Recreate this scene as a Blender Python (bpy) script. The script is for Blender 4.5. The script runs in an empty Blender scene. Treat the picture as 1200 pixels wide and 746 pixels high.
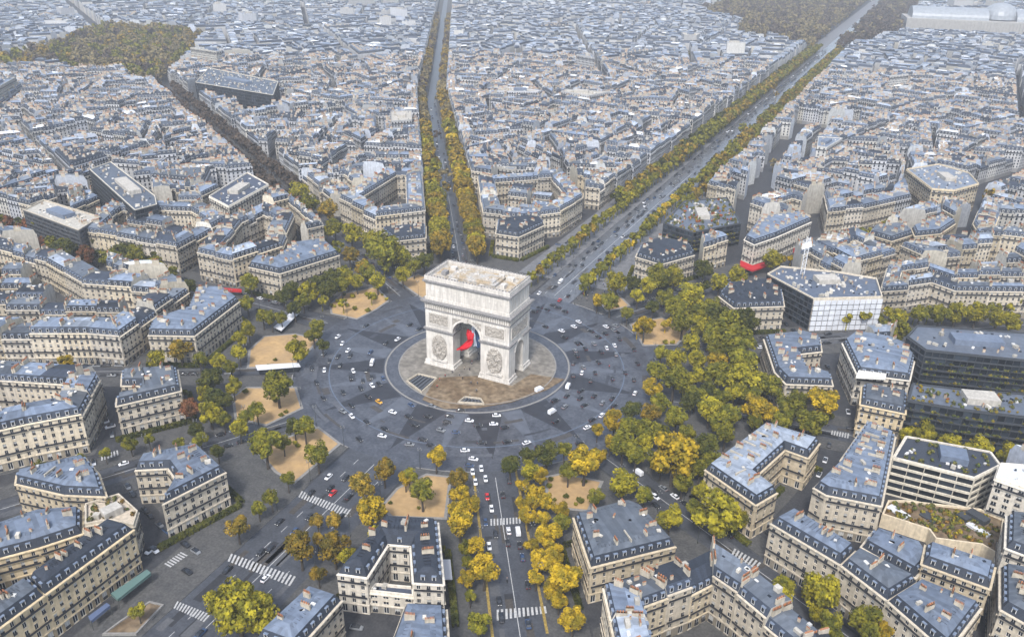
# Aerial view of a triumphal arch on a star-shaped junction of twelve avenues
import bpy, bmesh, math, random
from mathutils import Vector, Matrix, noise
rnd = random.Random(11)
sc = bpy.context.scene
COL = sc.collection
# world-space layout (metres), surveyed from the place
BUILDINGS = [
('mansion',15,'zinc',[(-59.3, -151.6), (-49.5, -145.4), (-43.0, -148.4), (-35.6, -161.3), (-29.4, -137.4), (-49.6, -130.2), (-62.9, -145.2)],'cream L-shaped mansion with blue zinc roof beside the wide lower-left avenue'),
('mansion',14.5,'grey',[(-101.5, -123.3), (-87.4, -102.2), (-102.6, -89.4), (-121.6, -102.7), (-113.0, -110.7), (-106.0, -107.1), (-101.8, -111.3), (-106.7, -118.4)],'cream mansion with notched grey roof beside the red-brown tree'),
('mansion',15,'zinc',[(-139.4, -72.1), (-119.2, -62.5), (-128.2, -22.1), (-145.6, -15.2), (-158.0, -21.8), (-142.9, -42.8), (-147.7, -60.8)],'bent cream mansion with pale chimney rows left of the upper sand garden'),
('mansion',15,'zinc',[(-156.4, 15.8), (-134.1, 16.3), (-122.1, 55.2), (-144.1, 69.3), (-155.4, 54.9), (-150.1, 30.9), (-161.5, 27.9)],'cream angled mansion behind the low sand garden with green shrubs'),
('mansion',15,'slate',[(-106.4, 89.6), (-92.4, 104.0), (-104.0, 123.0), (-115.4, 111.3), (-124.6, 102.7)],'small cream mansion with dark roof just behind the arch to its left'),
('mansion',15,'slate',[(-57.5, 131.7), (-41.9, 133.0), (-36.8, 161.3), (-47.9, 174.8), (-66.9, 152.6)],'small cream mansion behind the arch at the mouth of the widest avenue'),
('mansion',14,'slate',[(33.5, 138.2), (50.7, 133.6), (64.2, 157.9), (56.6, 171.9), (37.0, 173.3), (30.8, 154.6)],'low cream mansion with dark cluttered roof right of the widest avenue mouth'),
('mansion',14,'slate',[(91.6, 104.2), (102.4, 92.7), (125.7, 107.4), (121.1, 126.3), (110.4, 136.6), (92.9, 120.6)],'cream mansion with dark roof below the red awning corner'),
('mansion',14.5,'zinc',[(123.5, 62.9), (134.4, 31.7), (140.8, 23.0), (159.4, 31.1), (157.3, 39.3), (147.2, 40.1), (141.6, 54.7), (150.6, 62.2), (148.1, 74.8), (139.5, 76.5)],'C-shaped mansion with pale grey roof among trees on the right'),
('mansion',15,'pale',[(125.0, -56.2), (146.1, -68.7), (151.5, -58.0), (142.8, -51.8), (149.3, -29.6), (158.1, -31.3), (160.6, -18.6), (138.7, -16.4)],'tan C-shaped mansion with pale roof and dark dormers on the right'),
('mansion',15,'grey',[(92.2, -103.5), (106.1, -123.5), (127.2, -101.8), (111.5, -89.0), (106.0, -88.2)],'square tan mansion with grey roof at the corner of the straight front avenue'),
('mansion',15,'slate',[(37.6, -161.4), (46.8, -158.7), (44.2, -143.2), (51.0, -140.7), (60.5, -154.2), (69.1, -150.6), (52.8, -126.6), (36.6, -133.4)],'dark-roofed U-shaped mansion with white courtyard left of the straight front avenue'),
('apartment_building',8,'flatdark',[(59.8, -153.2), (57.5, -149.9), (46.2, -154.0), (46.2, -157.7)],'low dark-roofed arcade wing closing the white courtyard of the dark mansion'),
('apartment_building',16,'zinc',[(33.7, -193.0), (46.5, -192.2), (46.3, -170.4), (34.8, -171.2)],'blue zinc roofed house at the bottom edge beside the big golden tree'),
('apartment_building',15,'zinc',[(69.3, -182.9), (85.2, -174.9), (74.8, -158.9), (63.4, -163.6)],'blue zinc roofed house at the bottom edge below the dark U-shaped mansion'),
('apartment_building',17,'zinc',[(162.5, -52.0), (167.2, -54.5), (185.1, -52.1), (186.4, -4.0), (175.4, 0.5), (169.2, -30.6)],'cream rounded corner house with bright blue zinc roof on the right'),
('apartment_building',17,'zinc',[(152.6, -78.7), (176.0, -89.1), (179.6, -79.9), (158.0, -69.1)],'first house of the long blue roofed terrace at lower right'),
('apartment_building',17,'grey',[(176.0, -89.1), (190.3, -98.8), (197.9, -86.3), (179.6, -79.9)],'middle house of the long blue roofed terrace at lower right'),
('apartment_building',17,'zinc',[(190.3, -98.8), (206.5, -112.3), (215.2, -89.2), (197.9, -86.3)],'last house of the long blue roofed terrace at lower right corner'),
('apartment_building',17,'zinc',[(198.7, -77.1), (217.7, -79.4), (219.4, -67.9), (199.5, -66.6)],'tan courtyard house with blue roof behind the long terrace'),
('apartment_building',13,'zinc',[(181.1, -72.2), (197.7, -79.6), (201.7, -69.3), (198.5, -62.9), (184.2, -61.6)],'low blue zinc roofed rear house behind the middle of the long terrace'),
('apartment_building',17,'grey',[(220.2, -87.4), (229.9, -91.9), (231.6, -65.0), (220.8, -67.2)],'narrow blue roofed house at the right edge near the bottom corner'),
('office_building',20,'white',[(219.8, -22.0), (233.4, -24.9), (234.6, -6.4), (221.8, -10.7)],'white flat-roofed office at the right edge beside the roof garden'),
('apartment_building',18,'grey',[(222.3, -58.1), (231.7, -59.9), (233.2, -35.5), (223.4, -39.5)],'grey roofed house at the right edge below the white office'),
('office_building',16,'garden',[(186.9, -18.1), (214.2, -18.3), (222.9, -5.0), (219.7, 3.2), (190.4, -0.2)],'grey concrete grid office with planted flat roof'),
('office_building',24,'glasszinc',[(185.1, 76.3), (193.5, 65.5), (249.4, 79.5), (252.2, 112.5), (188.8, 91.4)],'upper dark glass office slab with pale zinc roof at right edge'),
('office_building',20,'glassgarden',[(189.1, 21.9), (210.0, 24.6), (246.5, 33.5), (248.4, 55.7), (209.9, 42.8), (190.2, 38.2)],'lower dark glass office slab with red and green roof terrace plants'),
('apartment_building',16,'zinc',[(158.3, 72.8), (167.7, 44.3), (189.2, 48.7), (190.6, 80.0), (177.4, 86.9), (162.1, 85.0)],'curved corner house with white canvas roof patch left of the dark offices'),
('apartment_building',16,'grey',[(171.7, 17.2), (189.1, 18.0), (188.9, 34.6), (170.9, 33.3)],'small yellow fronted house with grey roof left of the dark offices'),
('office_building',18,'scaffold',[(110.6, 137.2), (138.8, 114.2), (171.2, 133.9), (166.2, 159.8), (147.2, 159.5), (115.4, 152.6)],'office under renovation wrapped in white scaffold sheeting with tower crane'),
('office_building',15,'glassgarden',[(31.5, 202.1), (53.5, 193.4), (76.8, 226.7), (55.7, 278.6), (30.5, 255.7)],'dark glass corner office with planted roof on the widest avenue'),
('apartment_building',17,'zinc',[(86.5, 190.8), (94.0, 184.7), (103.7, 205.3), (119.0, 246.9), (108.3, 259.0), (87.5, 233.7)],'white corner house above the long red awning'),
('office_building',21,'flatpale',[(168.1, 401.5), (188.0, 352.8), (202.7, 356.1), (219.2, 384.7), (212.4, 415.0), (190.8, 431.2)],'big rounded tan office with rows of square windows at upper right'),
('apartment_building',17,'zinc',[(179.3, 264.3), (182.0, 249.3), (196.6, 262.6), (205.3, 289.8), (194.8, 297.9)],'house with large blank tan side wall at upper right'),
('apartment_building',16,'grey',[(155.3, 241.6), (169.5, 235.1), (180.9, 255.4), (174.9, 272.7), (157.6, 257.6)],'stepped grey house just left of the blank tan wall'),
('office_building',21,'balcony',[(-337.9, 10.8), (-274.9, 0.8), (-284.1, 24.6), (-345.3, 31.2)],'dark modern block with stacked balconies at the left edge'),
('office_building',23,'glassflat',[(-375.0, 91.9), (-271.1, 40.3), (-268.3, 55.8), (-283.5, 68.5), (-378.8, 114.2)],'modern office with blue glass side and white roof rim at left'),
('office_building',19,'flatdark',[(-260.4, 93.4), (-232.9, 82.9), (-243.5, 135.0), (-278.1, 151.3)],'modern white-edged block with dark flat roof at left'),
('apartment_building',15,'zinc',[(-89.9, -176.3), (-69.4, -172.9), (-55.7, -166.9), (-68.5, -159.2), (-81.2, -154.6), (-94.3, -172.5)],'low house with blue zinc roof and tan side walls at left edge'),
('apartment_building',17,'slate',[(-41.5, -177.5), (-41.5, -191.3), (-41.0, -207.0), (-31.5, -208.8), (-31.6, -176.3)],'long yellow fronted corner house above the teal awning'),
('apartment_building',13,'terrace',[(-37.1, -172.3), (-41.8, -166.3), (-55.0, -162.6), (-60.7, -171.8), (-51.7, -179.2), (-46.0, -173.9)],'low corner house with cream roof terrace of planters'),
('apartment_building',17,'grey',[(-41.0, -207.0), (-43.1, -228.5), (-31.5, -230.1), (-31.5, -208.8)],'yellow fronted house at the bottom left corner'),
('apartment_building',13,'zinc',[(-66.5, -207.7), (-55.8, -193.5), (-49.2, -182.3), (-59.2, -174.1), (-70.9, -182.1), (-79.3, -199.0)],'low blue zinc roofed workshop behind the yellow house'),
('office_building',26,'glassflat',[(-554.4, 377.9), (-434.6, 364.7), (-481.0, 427.7), (-610.4, 456.1)],'long dark blue glass office far off near the wood'),
]
RING_BLOCKS = [
(17,13,[(-170.6, -124.7), (-190.2, -145.9), (-131.6, -175.8), (-115.7, -152.1), (-103.4, -137.5), (-119.7, -114.9), (-129.5, -109.3)],'block above the small mansion at left edge'),
(16,13,[(-223.6, -117.6), (-162.7, -85.6), (-147.9, -80.8), (-161.8, -23.8), (-176.8, -18.7), (-217.0, -32.0), (-257.2, -21.7), (-341.9, -26.6)],'block left of the bent cream mansion'),
(17,12,[(-284.9, 7.9), (-209.9, 14.8), (-218.9, 67.5), (-251.3, 79.8), (-310.2, 53.9)],'block behind the dark tree row at left'),
(17,12,[(-193.3, 14.3), (-166.7, 14.9), (-159.0, 48.6), (-185.1, 91.6), (-220.1, 103.1), (-217.0, 61.0)],'block with the small red awning'),
(18,12,[(-138.0, 115.8), (-116.0, 141.8), (-165.4, 217.7), (-191.6, 211.3), (-180.4, 134.2)],'block with the rooftop hedge behind the arch'),
(17,12,[(-80.7, 158.3), (-54.8, 162.4), (-35.5, 184.9), (-33.5, 220.3), (-71.2, 273.8), (-121.6, 227.4)],'corner block behind the arch by the widest avenue'),
(17,13,[(132.4, -165.3), (184.4, -134.6), (176.6, -120.7), (154.7, -107.5), (137.6, -100.0), (128.7, -114.5), (113.8, -133.0)],'block with deep courtyard at bottom right'),
(17,13,[(126.0, 272.8), (146.8, 292.5), (175.8, 337.2), (168.9, 379.9), (118.3, 310.3)],'block above the street with red banners'),
(16,12,[(169.7, 153.5), (183.1, 163.3), (194.4, 174.7), (206.5, 167.8), (240.2, 184.4), (265.2, 193.7), (268.8, 232.6), (237.4, 215.9), (206.3, 199.3), (190.1, 208.6), (170.5, 186.1)],'block right of the white scaffolding'),
(18,13,[(215.3, 291.9), (218.6, 271.3), (244.2, 274.5), (277.6, 283.8), (284.4, 353.5), (221.0, 340.3)],'curved block at the upper right edge'),
]
TREES = [(27.8,-86.0,4.0,'y'),(23.5,-101.4,2.9,'y'),(47.5,-102.2,4.0,'y'),(51.6,-110.8,3.9,'y'),(55.6,-116.6,4.7,'y'),(73.8,-133.4,4.9,'y'),(69.8,-137.5,3.0,'y'),(82.0,-66.9,6.5,'y'),(73.0,-91.7,4.6,'y'),(74.2,-100.6,3.3,'y'),(79.4,-99.7,3.0,'y'),(83.2,-93.4,3.3,'y'),(86.2,-109.3,4.6,'y'),(87.9,-120.0,3.9,'y'),(98.3,-125.5,5.4,'y'),(90.6,-118.6,3.9,'y'),(88.8,-125.9,2.8,'y'),(96.6,-130.2,3.2,'y'),(107.0,-139.4,4.1,'y'),(68.9,-77.9,3.2,'y'),(81.4,-31.5,4.6,'y'),(76.1,-37.0,2.8,'y'),(84.1,-43.9,3.4,'y'),(112.4,-52.0,9.1,'y'),(132.1,3.0,6.2,'y'),(107.2,38.7,5.2,'y'),(137.0,6.8,4.4,'y'),(156.5,19.5,7.3,'y'),(191.0,-101.4,3.6,'y'),(-162.6,-100.3,4.0,'y'),(64.8,59.4,5.2,'y'),(31.0,81.1,4.2,'y'),(25.5,-126.3,5.4,'y'),(81.1,-112.7,2.6,'y'),(90.7,-113.8,3.1,'y'),(99.5,-132.0,2.7,'y'),(64.1,-84.3,2.6,'y'),(15.0,-102.8,4.5,'o'),(14.4,-115.7,5.0,'o'),(42.5,-94.7,3.8,'o'),(15.6,-152.5,5.3,'o'),(14.4,-142.6,2.3,'o'),(25.3,-147.1,5.1,'o'),(9.2,-135.8,2.7,'o'),(15.0,-133.6,3.0,'o'),(25.8,-156.7,2.7,'o'),(-11.8,-152.2,4.1,'o'),(92.4,-17.1,4.0,'o'),(-185.6,127.7,7.1,'o'),(-124.6,68.2,5.7,'o'),(-107.0,56.5,5.0,'o'),(-140.9,184.4,5.0,'o'),(-123.5,-68.6,5.3,'o'),(229.3,390.5,6.4,'o'),(169.7,65.8,2.9,'o'),(-82.0,-103.6,4.3,'r'),(-263.8,-6.2,5.6,'r'),(-314.1,1.0,3.8,'r'),(98.9,-71.2,5.4,'l'),(134.5,-75.6,8.0,'l'),(64.2,-77.7,3.9,'l'),(114.7,-4.6,5.5,'l'),(89.2,32.1,5.3,'l'),(-71.9,-102.8,4.6,'l'),(-127.4,-79.2,4.4,'l'),(-79.9,-80.6,3.8,'l'),(-112.3,-34.7,3.9,'l'),(-109.6,-43.8,3.8,'l'),(-102.6,-66.3,3.6,'l'),(97.9,38.4,4.5,'l'),(101.6,24.9,3.9,'l'),(197.1,17.8,4.9,'l'),(207.9,15.2,4.8,'l'),(218.1,17.2,4.8,'l'),(228.7,18.1,4.7,'l'),(192.3,16.5,3.5,'l'),(93.6,146.0,6.0,'l'),(85.6,133.5,5.4,'l'),(172.2,-96.5,6.6,'l'),(-144.2,97.2,7.1,'l'),(-226.4,146.2,8.1,'l'),(-107.5,42.0,4.9,'l'),(-103.6,13.1,3.3,'l'),(-88.9,45.0,4.9,'l'),(-91.4,15.7,2.8,'l'),(-84.2,31.9,2.8,'l'),(119.6,-80.5,4.5,'g'),(107.6,-71.9,3.4,'g'),(91.5,-79.3,3.1,'g'),(35.3,-108.3,5.0,'g'),(61.9,-123.8,2.6,'g'),(65.2,-129.2,2.3,'g'),(73.4,-142.0,2.1,'g'),(82.1,-152.5,3.6,'g'),(77.0,-70.6,3.6,'g'),(69.9,-57.8,3.4,'g'),(85.8,-97.9,3.0,'g'),(90.5,-47.1,5.4,'g'),(103.3,-16.5,4.7,'g'),(96.5,-32.7,4.9,'g'),(101.5,-31.0,4.2,'g'),(110.7,-25.6,3.8,'g'),(123.2,-4.8,5.0,'g'),(83.0,18.8,4.4,'g'),(94.9,8.9,6.9,'g'),(111.1,21.5,6.9,'g'),(122.5,21.7,7.6,'g'),(131.2,26.8,5.4,'g'),(112.7,57.0,8.3,'g'),(121.4,-12.3,4.6,'g'),(136.8,27.2,5.3,'g'),(145.7,10.7,5.8,'g'),(155.0,1.8,6.3,'g'),(144.1,0.9,4.6,'g'),(33.8,103.3,6.3,'g'),(53.5,120.5,7.4,'g'),(60.4,128.4,5.9,'g'),(77.2,103.1,7.5,'g'),(73.7,85.5,6.4,'g'),(81.4,71.4,6.2,'g'),(39.1,79.2,5.1,'g'),(185.9,-102.1,5.1,'g'),(160.9,-94.8,3.3,'g'),(172.4,-100.9,2.6,'g'),(176.8,-104.6,3.6,'g'),(181.0,113.0,6.9,'g'),(106.3,182.1,6.3,'g'),(165.6,288.1,5.9,'g'),(181.9,316.6,7.2,'g'),(151.7,260.0,5.7,'g'),(-205.5,131.5,7.2,'g'),(-202.8,121.0,4.2,'g'),(-186.5,109.7,4.6,'g'),(-163.6,104.9,5.6,'g'),(-127.1,94.4,6.5,'g'),(-103.0,73.3,10.2,'g'),(-100.9,79.1,7.2,'g'),(-81.4,60.1,5.0,'g'),(-162.8,94.5,4.5,'g'),(-141.8,78.3,4.3,'g'),(-112.7,14.0,5.6,'g'),(-117.2,51.1,4.0,'g'),(-99.7,67.8,4.1,'g'),(-149.7,8.7,5.3,'g'),(-133.4,-11.8,4.1,'g'),(-110.5,-19.6,4.0,'g'),(-116.4,-19.3,4.0,'g'),(-106.6,-16.3,3.5,'g'),(-99.6,-55.3,3.7,'g'),(-111.2,-68.9,3.6,'g'),(-74.0,-43.7,5.7,'g'),(-80.0,-24.1,4.3,'g'),(-58.2,-76.3,6.7,'g'),(-32.6,-113.5,6.6,'g'),(-13.0,-106.8,5.0,'g'),(-30.0,-93.3,4.2,'g'),(-15.4,-121.9,2.9,'g'),(-12.9,-133.8,3.1,'g'),(-13.7,-139.8,2.7,'g'),(-13.2,-193.8,2.6,'g'),(-63.1,-117.4,3.1,'g'),(-56.9,-98.1,3.6,'g'),(-57.3,-90.9,3.6,'g'),(-211.4,-2.0,6.4,'g'),(-229.9,-0.3,6.0,'g'),(-203.2,2.4,4.0,'g'),(48.8,96.9,4.3,'g'),(-53.9,-105.0,3.5,'g'),(-32.2,-104.1,3.1,'g'),(89.8,-28.7,3.5,'g'),(120.4,16.1,4.5,'g'),(127.9,16.0,4.5,'g'),(56.1,-78.2,4.2,'d'),(58.1,-67.1,3.4,'d'),(65.4,-64.6,4.7,'d'),(84.4,-18.2,4.4,'d'),(88.2,-32.9,4.6,'d'),(118.3,41.9,6.4,'d'),(103.6,69.3,8.6,'d'),(120.3,-33.7,5.4,'d'),(99.1,79.7,7.9,'d'),(110.5,87.9,7.1,'d'),(72.6,149.1,6.1,'d'),(41.0,112.6,4.4,'d'),(60.5,88.1,3.7,'d'),(77.9,129.5,3.9,'d'),(-83.3,75.0,4.6,'d'),(-81.3,83.5,5.7,'d'),(-113.2,36.2,5.9,'d'),(-104.6,20.8,5.7,'d'),(-123.9,13.2,4.7,'d'),(-82.8,-17.1,4.3,'d'),(-70.6,-29.0,3.3,'d'),(-91.0,-82.8,5.7,'d'),(-78.0,-93.9,4.8,'d'),(-240.9,-4.7,6.6,'d'),(-281.0,-7.7,6.7,'d'),(-336.5,-4.3,4.9,'d'),(-179.1,-8.2,4.3,'d'),(-123.7,5.6,4.2,'d'),(121.4,-46.5,3.9,'d'),(105.3,0.3,4.5,'d'),(-35.4,-93.3,3.5,'d'),(181.9,136.6,4.1,'g'),(191.1,143.8,4.6,'g'),(200.4,145.2,5.4,'g'),(208.6,153.0,5.5,'g'),(218.5,158.2,5.5,'g'),(227.7,155.0,5.4,'g'),(234.5,155.2,5.4,'g'),(240.2,187.9,4.7,'g'),(85.4,90.5,5.4,'g'),(98.9,63.6,5.5,'g'),(80.5,37.9,3.7,'g'),(18.1,-184.1,7.8,'l'),(23.4,-181.9,6.3,'l'),(8.5,-181.6,4.7,'l'),(60.7,61.4,3.1,'y'),(71.7,74.9,3.1,'y'),(87.0,3.7,4.2,'y'),(83.3,-54.3,3.0,'y'),(53.3,-104.5,3.4,'y'),(65.3,-122.9,3.4,'y'),(77.0,-91.4,3.4,'y'),(96.7,-129.2,3.5,'y'),(68.7,-93.9,2.8,'y'),(94.1,-7.0,4.4,'g'),(106.1,4.7,4.5,'g'),(116.6,7.8,4.5,'g'),(124.8,-19.0,4.2,'g'),(124.4,-38.8,4.0,'g'),(117.9,-57.7,3.8,'g'),(96.9,-49.8,4.0,'g'),(-103.3,30.7,4.8,'g'),(-102.6,54.5,5.0,'g'),(-110.8,6.2,4.2,'g'),(-96.5,81.6,6.2,'g'),(-93.9,-67.2,3.6,'g'),(-65.4,-102.0,3.2,'g'),(-70.5,-121.7,2.4,'g'),(50.3,112.1,4.9,'g'),(64.6,97.6,5.6,'g'),(90.0,100.0,5.1,'g'),(107.3,74.2,5.2,'g'),(109.5,55.0,5.0,'g'),(24.8,-100.5,3.2,'g'),(31.6,-132.9,2.9,'g'),(30.7,-147.2,3.4,'g'),(147.0,21.9,4.5,'g'),(98.0,12.8,4.6,'l'),(117.8,27.3,4.7,'l'),(107.3,-50.1,3.6,'l'),(-99.9,40.5,4.4,'l'),(-86.2,-91.2,3.7,'l'),(89.9,73.6,5.3,'l'),(90.8,54.1,4.6,'l'),(41.6,-91.0,2.9,'l'),(97.0,-39.4,3.8,'l'),(109.0,15.9,3.8,'d'),(117.8,-45.3,4.0,'d'),(125.8,-69.0,3.4,'d'),(-118.8,29.2,4.8,'d'),(-107.9,-4.4,4.1,'d'),(-75.0,-91.7,3.7,'d'),(-69.5,-113.2,3.1,'d'),(-52.0,-119.7,2.7,'d'),(50.9,73.5,3.6,'d'),(103.9,52.1,5.0,'d'),(-112.4,116.3,4.4,'d'),(133.6,-2.5,3.6,'d'),(112.4,-38.1,3.7,'d')]
CARS = [(-77.1,-8.7,'w'),(-70.5,-13.9,'w'),(-63.5,-18.6,'w'),(-48.3,3.1,'w'),(-48.9,-34.5,'w'),(-33.1,-41.7,'w'),(-12.0,-56.6,'w'),(21.2,-47.2,'w'),(29.8,-38.1,'w'),(-5.5,-74.3,'w'),(30.4,-67.6,'w'),(36.3,-71.3,'w'),(42.1,-75.5,'w'),(40.1,-79.0,'w'),(44.2,-84.3,'w'),(46.6,-81.3,'w'),(57.1,-95.7,'w'),(65.7,-114.2,'w'),(68.2,-103.9,'w'),(22.6,51.4,'w'),(41.6,67.2,'w'),(48.9,14.6,'w'),(77.7,8.1,'w'),(50.4,-51.1,'w'),(-7.9,90.3,'w'),(3.6,203.5,'w'),(-116.4,-119.9,'w'),(-111.4,-121.0,'w'),(109.0,-61.2,'w'),(53.1,48.8,'w'),(8.8,148.3,'w'),(46.7,-80.6,'w'),(-51.6,-2.9,'k'),(-71.7,8.7,'k'),(-44.8,18.3,'k'),(-51.9,20.3,'k'),(-38.0,-35.3,'k'),(-31.2,-39.0,'k'),(-36.3,-46.0,'k'),(-41.3,-52.9,'k'),(-31.3,-60.2,'k'),(-3.9,-56.3,'k'),(2.0,-60.9,'k'),(3.4,-52.5,'k'),(13.3,-52.7,'k'),(11.9,-48.1,'k'),(-1.8,-104.9,'k'),(64.9,-107.6,'k'),(70.7,-109.7,'k'),(75.0,-109.0,'k'),(12.9,52.1,'k'),(44.1,59.3,'k'),(42.3,53.9,'k'),(63.5,49.0,'k'),(40.2,29.6,'k'),(41.7,21.4,'k'),(46.2,10.4,'k'),(55.2,9.6,'k'),(69.6,36.0,'k'),(57.0,-7.8,'k'),(60.9,-12.4,'k'),(47.2,-14.5,'k'),(-5.4,139.1,'k'),(-7.0,165.0,'k'),(-1.4,178.6,'k'),(8.4,94.9,'k'),(5.7,78.9,'k'),(9.6,77.1,'k'),(5.0,72.1,'k'),(0.3,72.2,'k'),(-0.3,66.8,'k'),(14.7,74.7,'k'),(-9.7,181.3,'k'),(0.1,255.1,'k'),(-3.1,-112.8,'k'),(-2.3,-152.3,'k'),(-0.6,-149.5,'k'),(13.8,-41.6,'k'),(0.7,-44.4,'g'),(46.7,65.2,'g'),(46.1,70.7,'g'),(43.1,45.7,'g'),(-0.8,268.1,'g'),(-52.6,-14.9,'b'),(-32.1,-34.1,'b'),(-7.8,-48.0,'b'),(20.5,-57.9,'b'),(37.0,-76.1,'b'),(58.7,-103.5,'b'),(78.4,-114.0,'b'),(92.8,-140.1,'b'),(-10.7,119.2,'b'),(5.8,-188.4,'b'),(52.4,-90.2,'r'),(6.4,87.1,'r'),(-0.4,-114.9,'r'),(-22.2,-52.2,'t'),(-45.3,-24.1,'V'),(45.2,-86.2,'V'),(71.3,-102.8,'V'),(48.0,-0.4,'V'),(37.3,-9.4,'V'),(50.3,-24.3,'V'),(-3.4,111.2,'V'),(-36.5,-168.7,'V'),(98.4,-49.7,'V'),(-27.3,-51.5,'m'),(78.6,-126.2,'m'),(58.5,26.3,'m'),(64.5,14.5,'m')]
CROSSINGS = [([(-27.6, -171.3), (-27.0, -164.0), (-23.6, -164.2), (-24.5, -171.6)],7),([(-11.1, -181.6), (2.9, -181.0), (3.3, -184.3), (-9.9, -184.3)],12),([(-11.6, -157.1), (15.9, -155.9), (17.0, -160.2), (-10.0, -160.5)],18),([(-12.2, -118.8), (11.6, -119.7), (12.3, -123.7), (-11.0, -122.3)],18),([(59.0, -100.8), (68.8, -94.7), (70.3, -97.7), (60.8, -104.2)],10),([(81.0, -139.0), (94.8, -130.3), (96.3, -132.8), (83.1, -143.1)],12),([(142.0, -75.8), (152.4, -79.2), (151.2, -83.5), (141.7, -79.9)],8),([(162.8, 18.2), (170.3, 19.2), (170.4, 14.9), (162.9, 14.6)],7),([(-97.9, -137.3), (-94.9, -131.1), (-91.7, -133.5), (-95.0, -139.8)],6)]
GARDENS = [[(-97.2, 13.6), (-81.9, 14.4), (-79.8, 29.0), (-80.3, 41.6), (-96.5, 53.5), (-107.3, 36.7), (-104.8, 22.2)], [(-60.7, 52.0), (-62.5, 74.3), (-84.7, 81.6), (-87.4, 66.8)], [(-95.8, -53.8), (-77.8, -42.5), (-84.8, -15.6), (-99.0, -16.5), (-110.6, -25.9), (-107.1, -39.9)], [(-69.1, -91.1), (-54.9, -89.1), (-50.3, -72.0), (-63.7, -59.8), (-82.7, -69.6), (-82.5, -78.1)], [(-28.4, -113.2), (-18.3, -115.4), (-18.8, -87.1), (-33.4, -81.7), (-40.8, -94.9), (-45.1, -105.4)], [(20.8, -112.2), (26.6, -115.3), (43.7, -107.6), (33.5, -86.3), (25.0, -88.8), (20.0, -101.1)], [(67.6, -68.8), (75.7, -84.1), (88.6, -79.7), (87.0, -61.9), (72.3, -63.9)], [(66.3, 57.2), (80.5, 65.7), (82.0, 86.5), (64.8, 91.7), (52.7, 77.0)], [(35.3, 87.3), (43.2, 99.1), (31.6, 111.6), (25.3, 100.2)]]
AWNINGS = [('green_awning',4.2,'teal',[(-24.0, -192.2), (-24.0, -179.1), (-26.4, -178.6), (-28.0, -191.4)],'teal glass canopy along the yellow corner house at lower left'),('blue_awning',4,'blueaw',[(-24.2, -201.9), (-24.3, -194.9), (-26.1, -194.6), (-26.5, -201.1)],'small blue awning below the teal canopy'),('red_awning',4,'red',[(-165.9, 2.2), (-154.9, 6.7), (-156.6, 8.5), (-168.5, 4.9)],'small red awning on the corner café left of the arch'),('red_awning',4.5,'red',[(88.1, 178.5), (96.9, 173.9), (103.7, 186.9), (101.9, 193.9), (95.2, 182.3), (86.7, 187.4)],'long red awning wrapped round the white corner house'),('orange_awning',17.5,'white',[(179.5, 43.2), (179.0, 59.6), (169.1, 57.1), (167.6, 38.7)],'white canvas roof sheet on the curved corner house')]
CAM = [170.2136, -316.23052, 198.03907, -0.44805, 0.44967, 0.01612, 980.98508]
KIOSKS = [([(-86.2, -58.1), (-70.9, -46.5), (-73.8, -44.2), (-89.7, -55.3)],3.2,'long white roofed shelter between the two left sand gardens','shelter'),([(-19.7, -196.3), (-20.1, -202.3), (-11.0, -197.6), (-12.8, -185.0), (-18.0, -186.0)],1,'triangular stone planter with low walls at bottom left','planter'),([(61.0, -137.4), (63.3, -136.2), (58.4, -128.9), (56.1, -130.1)],3,'small white roofed shelter beside the dark U-shaped mansion','shelter'),([(-104.8, -19.5), (-110.7, 2.8), (-114.9, 3.0), (-110.5, -18.1)],2.5,'flat grey underpass entrance above the upper sand garden','shelter')]
CRANE = (128.2, 146.5, 18.5)
HAZE = 0.00015
GARDEN_TERRACES = [[(186.5, -40.4), (202.0, -41.8), (204.3, -46.1), (218.7, -42.2), (223.8, -45.3), (226.1, -23.3), (218.4, -20.8), (193.5, -28.0), (187.9, -30.9)], [(188.8, -30.1), (217.2, -36.5), (227.3, -21.1), (218.1, 7.9), (188.4, 8.1)]]
CLEAR = [[(189.6, 37.4), (250.5, 49.4), (258.8, 147.0), (185.9, 107.7)], [(159.2, -55.3), (217.5, -77.9), (225.9, -70.9), (227.8, -21.2), (186.1, 8.9)], [(91.5, 140.7), (122.1, 148.8), (107.2, 237.2), (91.1, 211.0), (76.1, 213.4)], [(183.9, 107.9), (263.3, 149.5), (265.9, 177.8), (175.9, 130.4)], [(146.4, 86.1), (164.6, 23.4), (167.5, 56.5), (155.4, 114.9), (139.4, 106.5)]]

# ------------------------------------------------------------------ camera
cx, cy, cz, yaw, pit, roll, foc = CAM
d_ = Vector((math.sin(yaw)*math.cos(pit), math.cos(yaw)*math.cos(pit), -math.sin(pit)))
r_ = Vector((math.cos(yaw), -math.sin(yaw), 0)); u_ = r_.cross(d_)
c_, s_ = math.cos(roll), math.sin(roll)
r_, u_ = r_*c_+u_*s_, u_*c_-r_*s_
cam = bpy.data.objects.new('camera', bpy.data.cameras.new('camera'))
COL.objects.link(cam)
M = Matrix((r_, u_, -d_)).transposed().to_4x4(); M.translation = (cx, cy, cz)
cam.matrix_world = M
cam.data.sensor_width = 36; cam.data.lens = foc/1200*36
cam.data.clip_start = 1; cam.data.clip_end = 20000
sc.camera = cam
EYE = Vector((cx, cy, cz))
def px(p):
    v = Vector(p)-EYE; z = v.dot(d_)
    if z < 1: return (-9e3, -9e3)
    return (600+foc*v.dot(r_)/z, 373-foc*v.dot(u_)/z)
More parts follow.
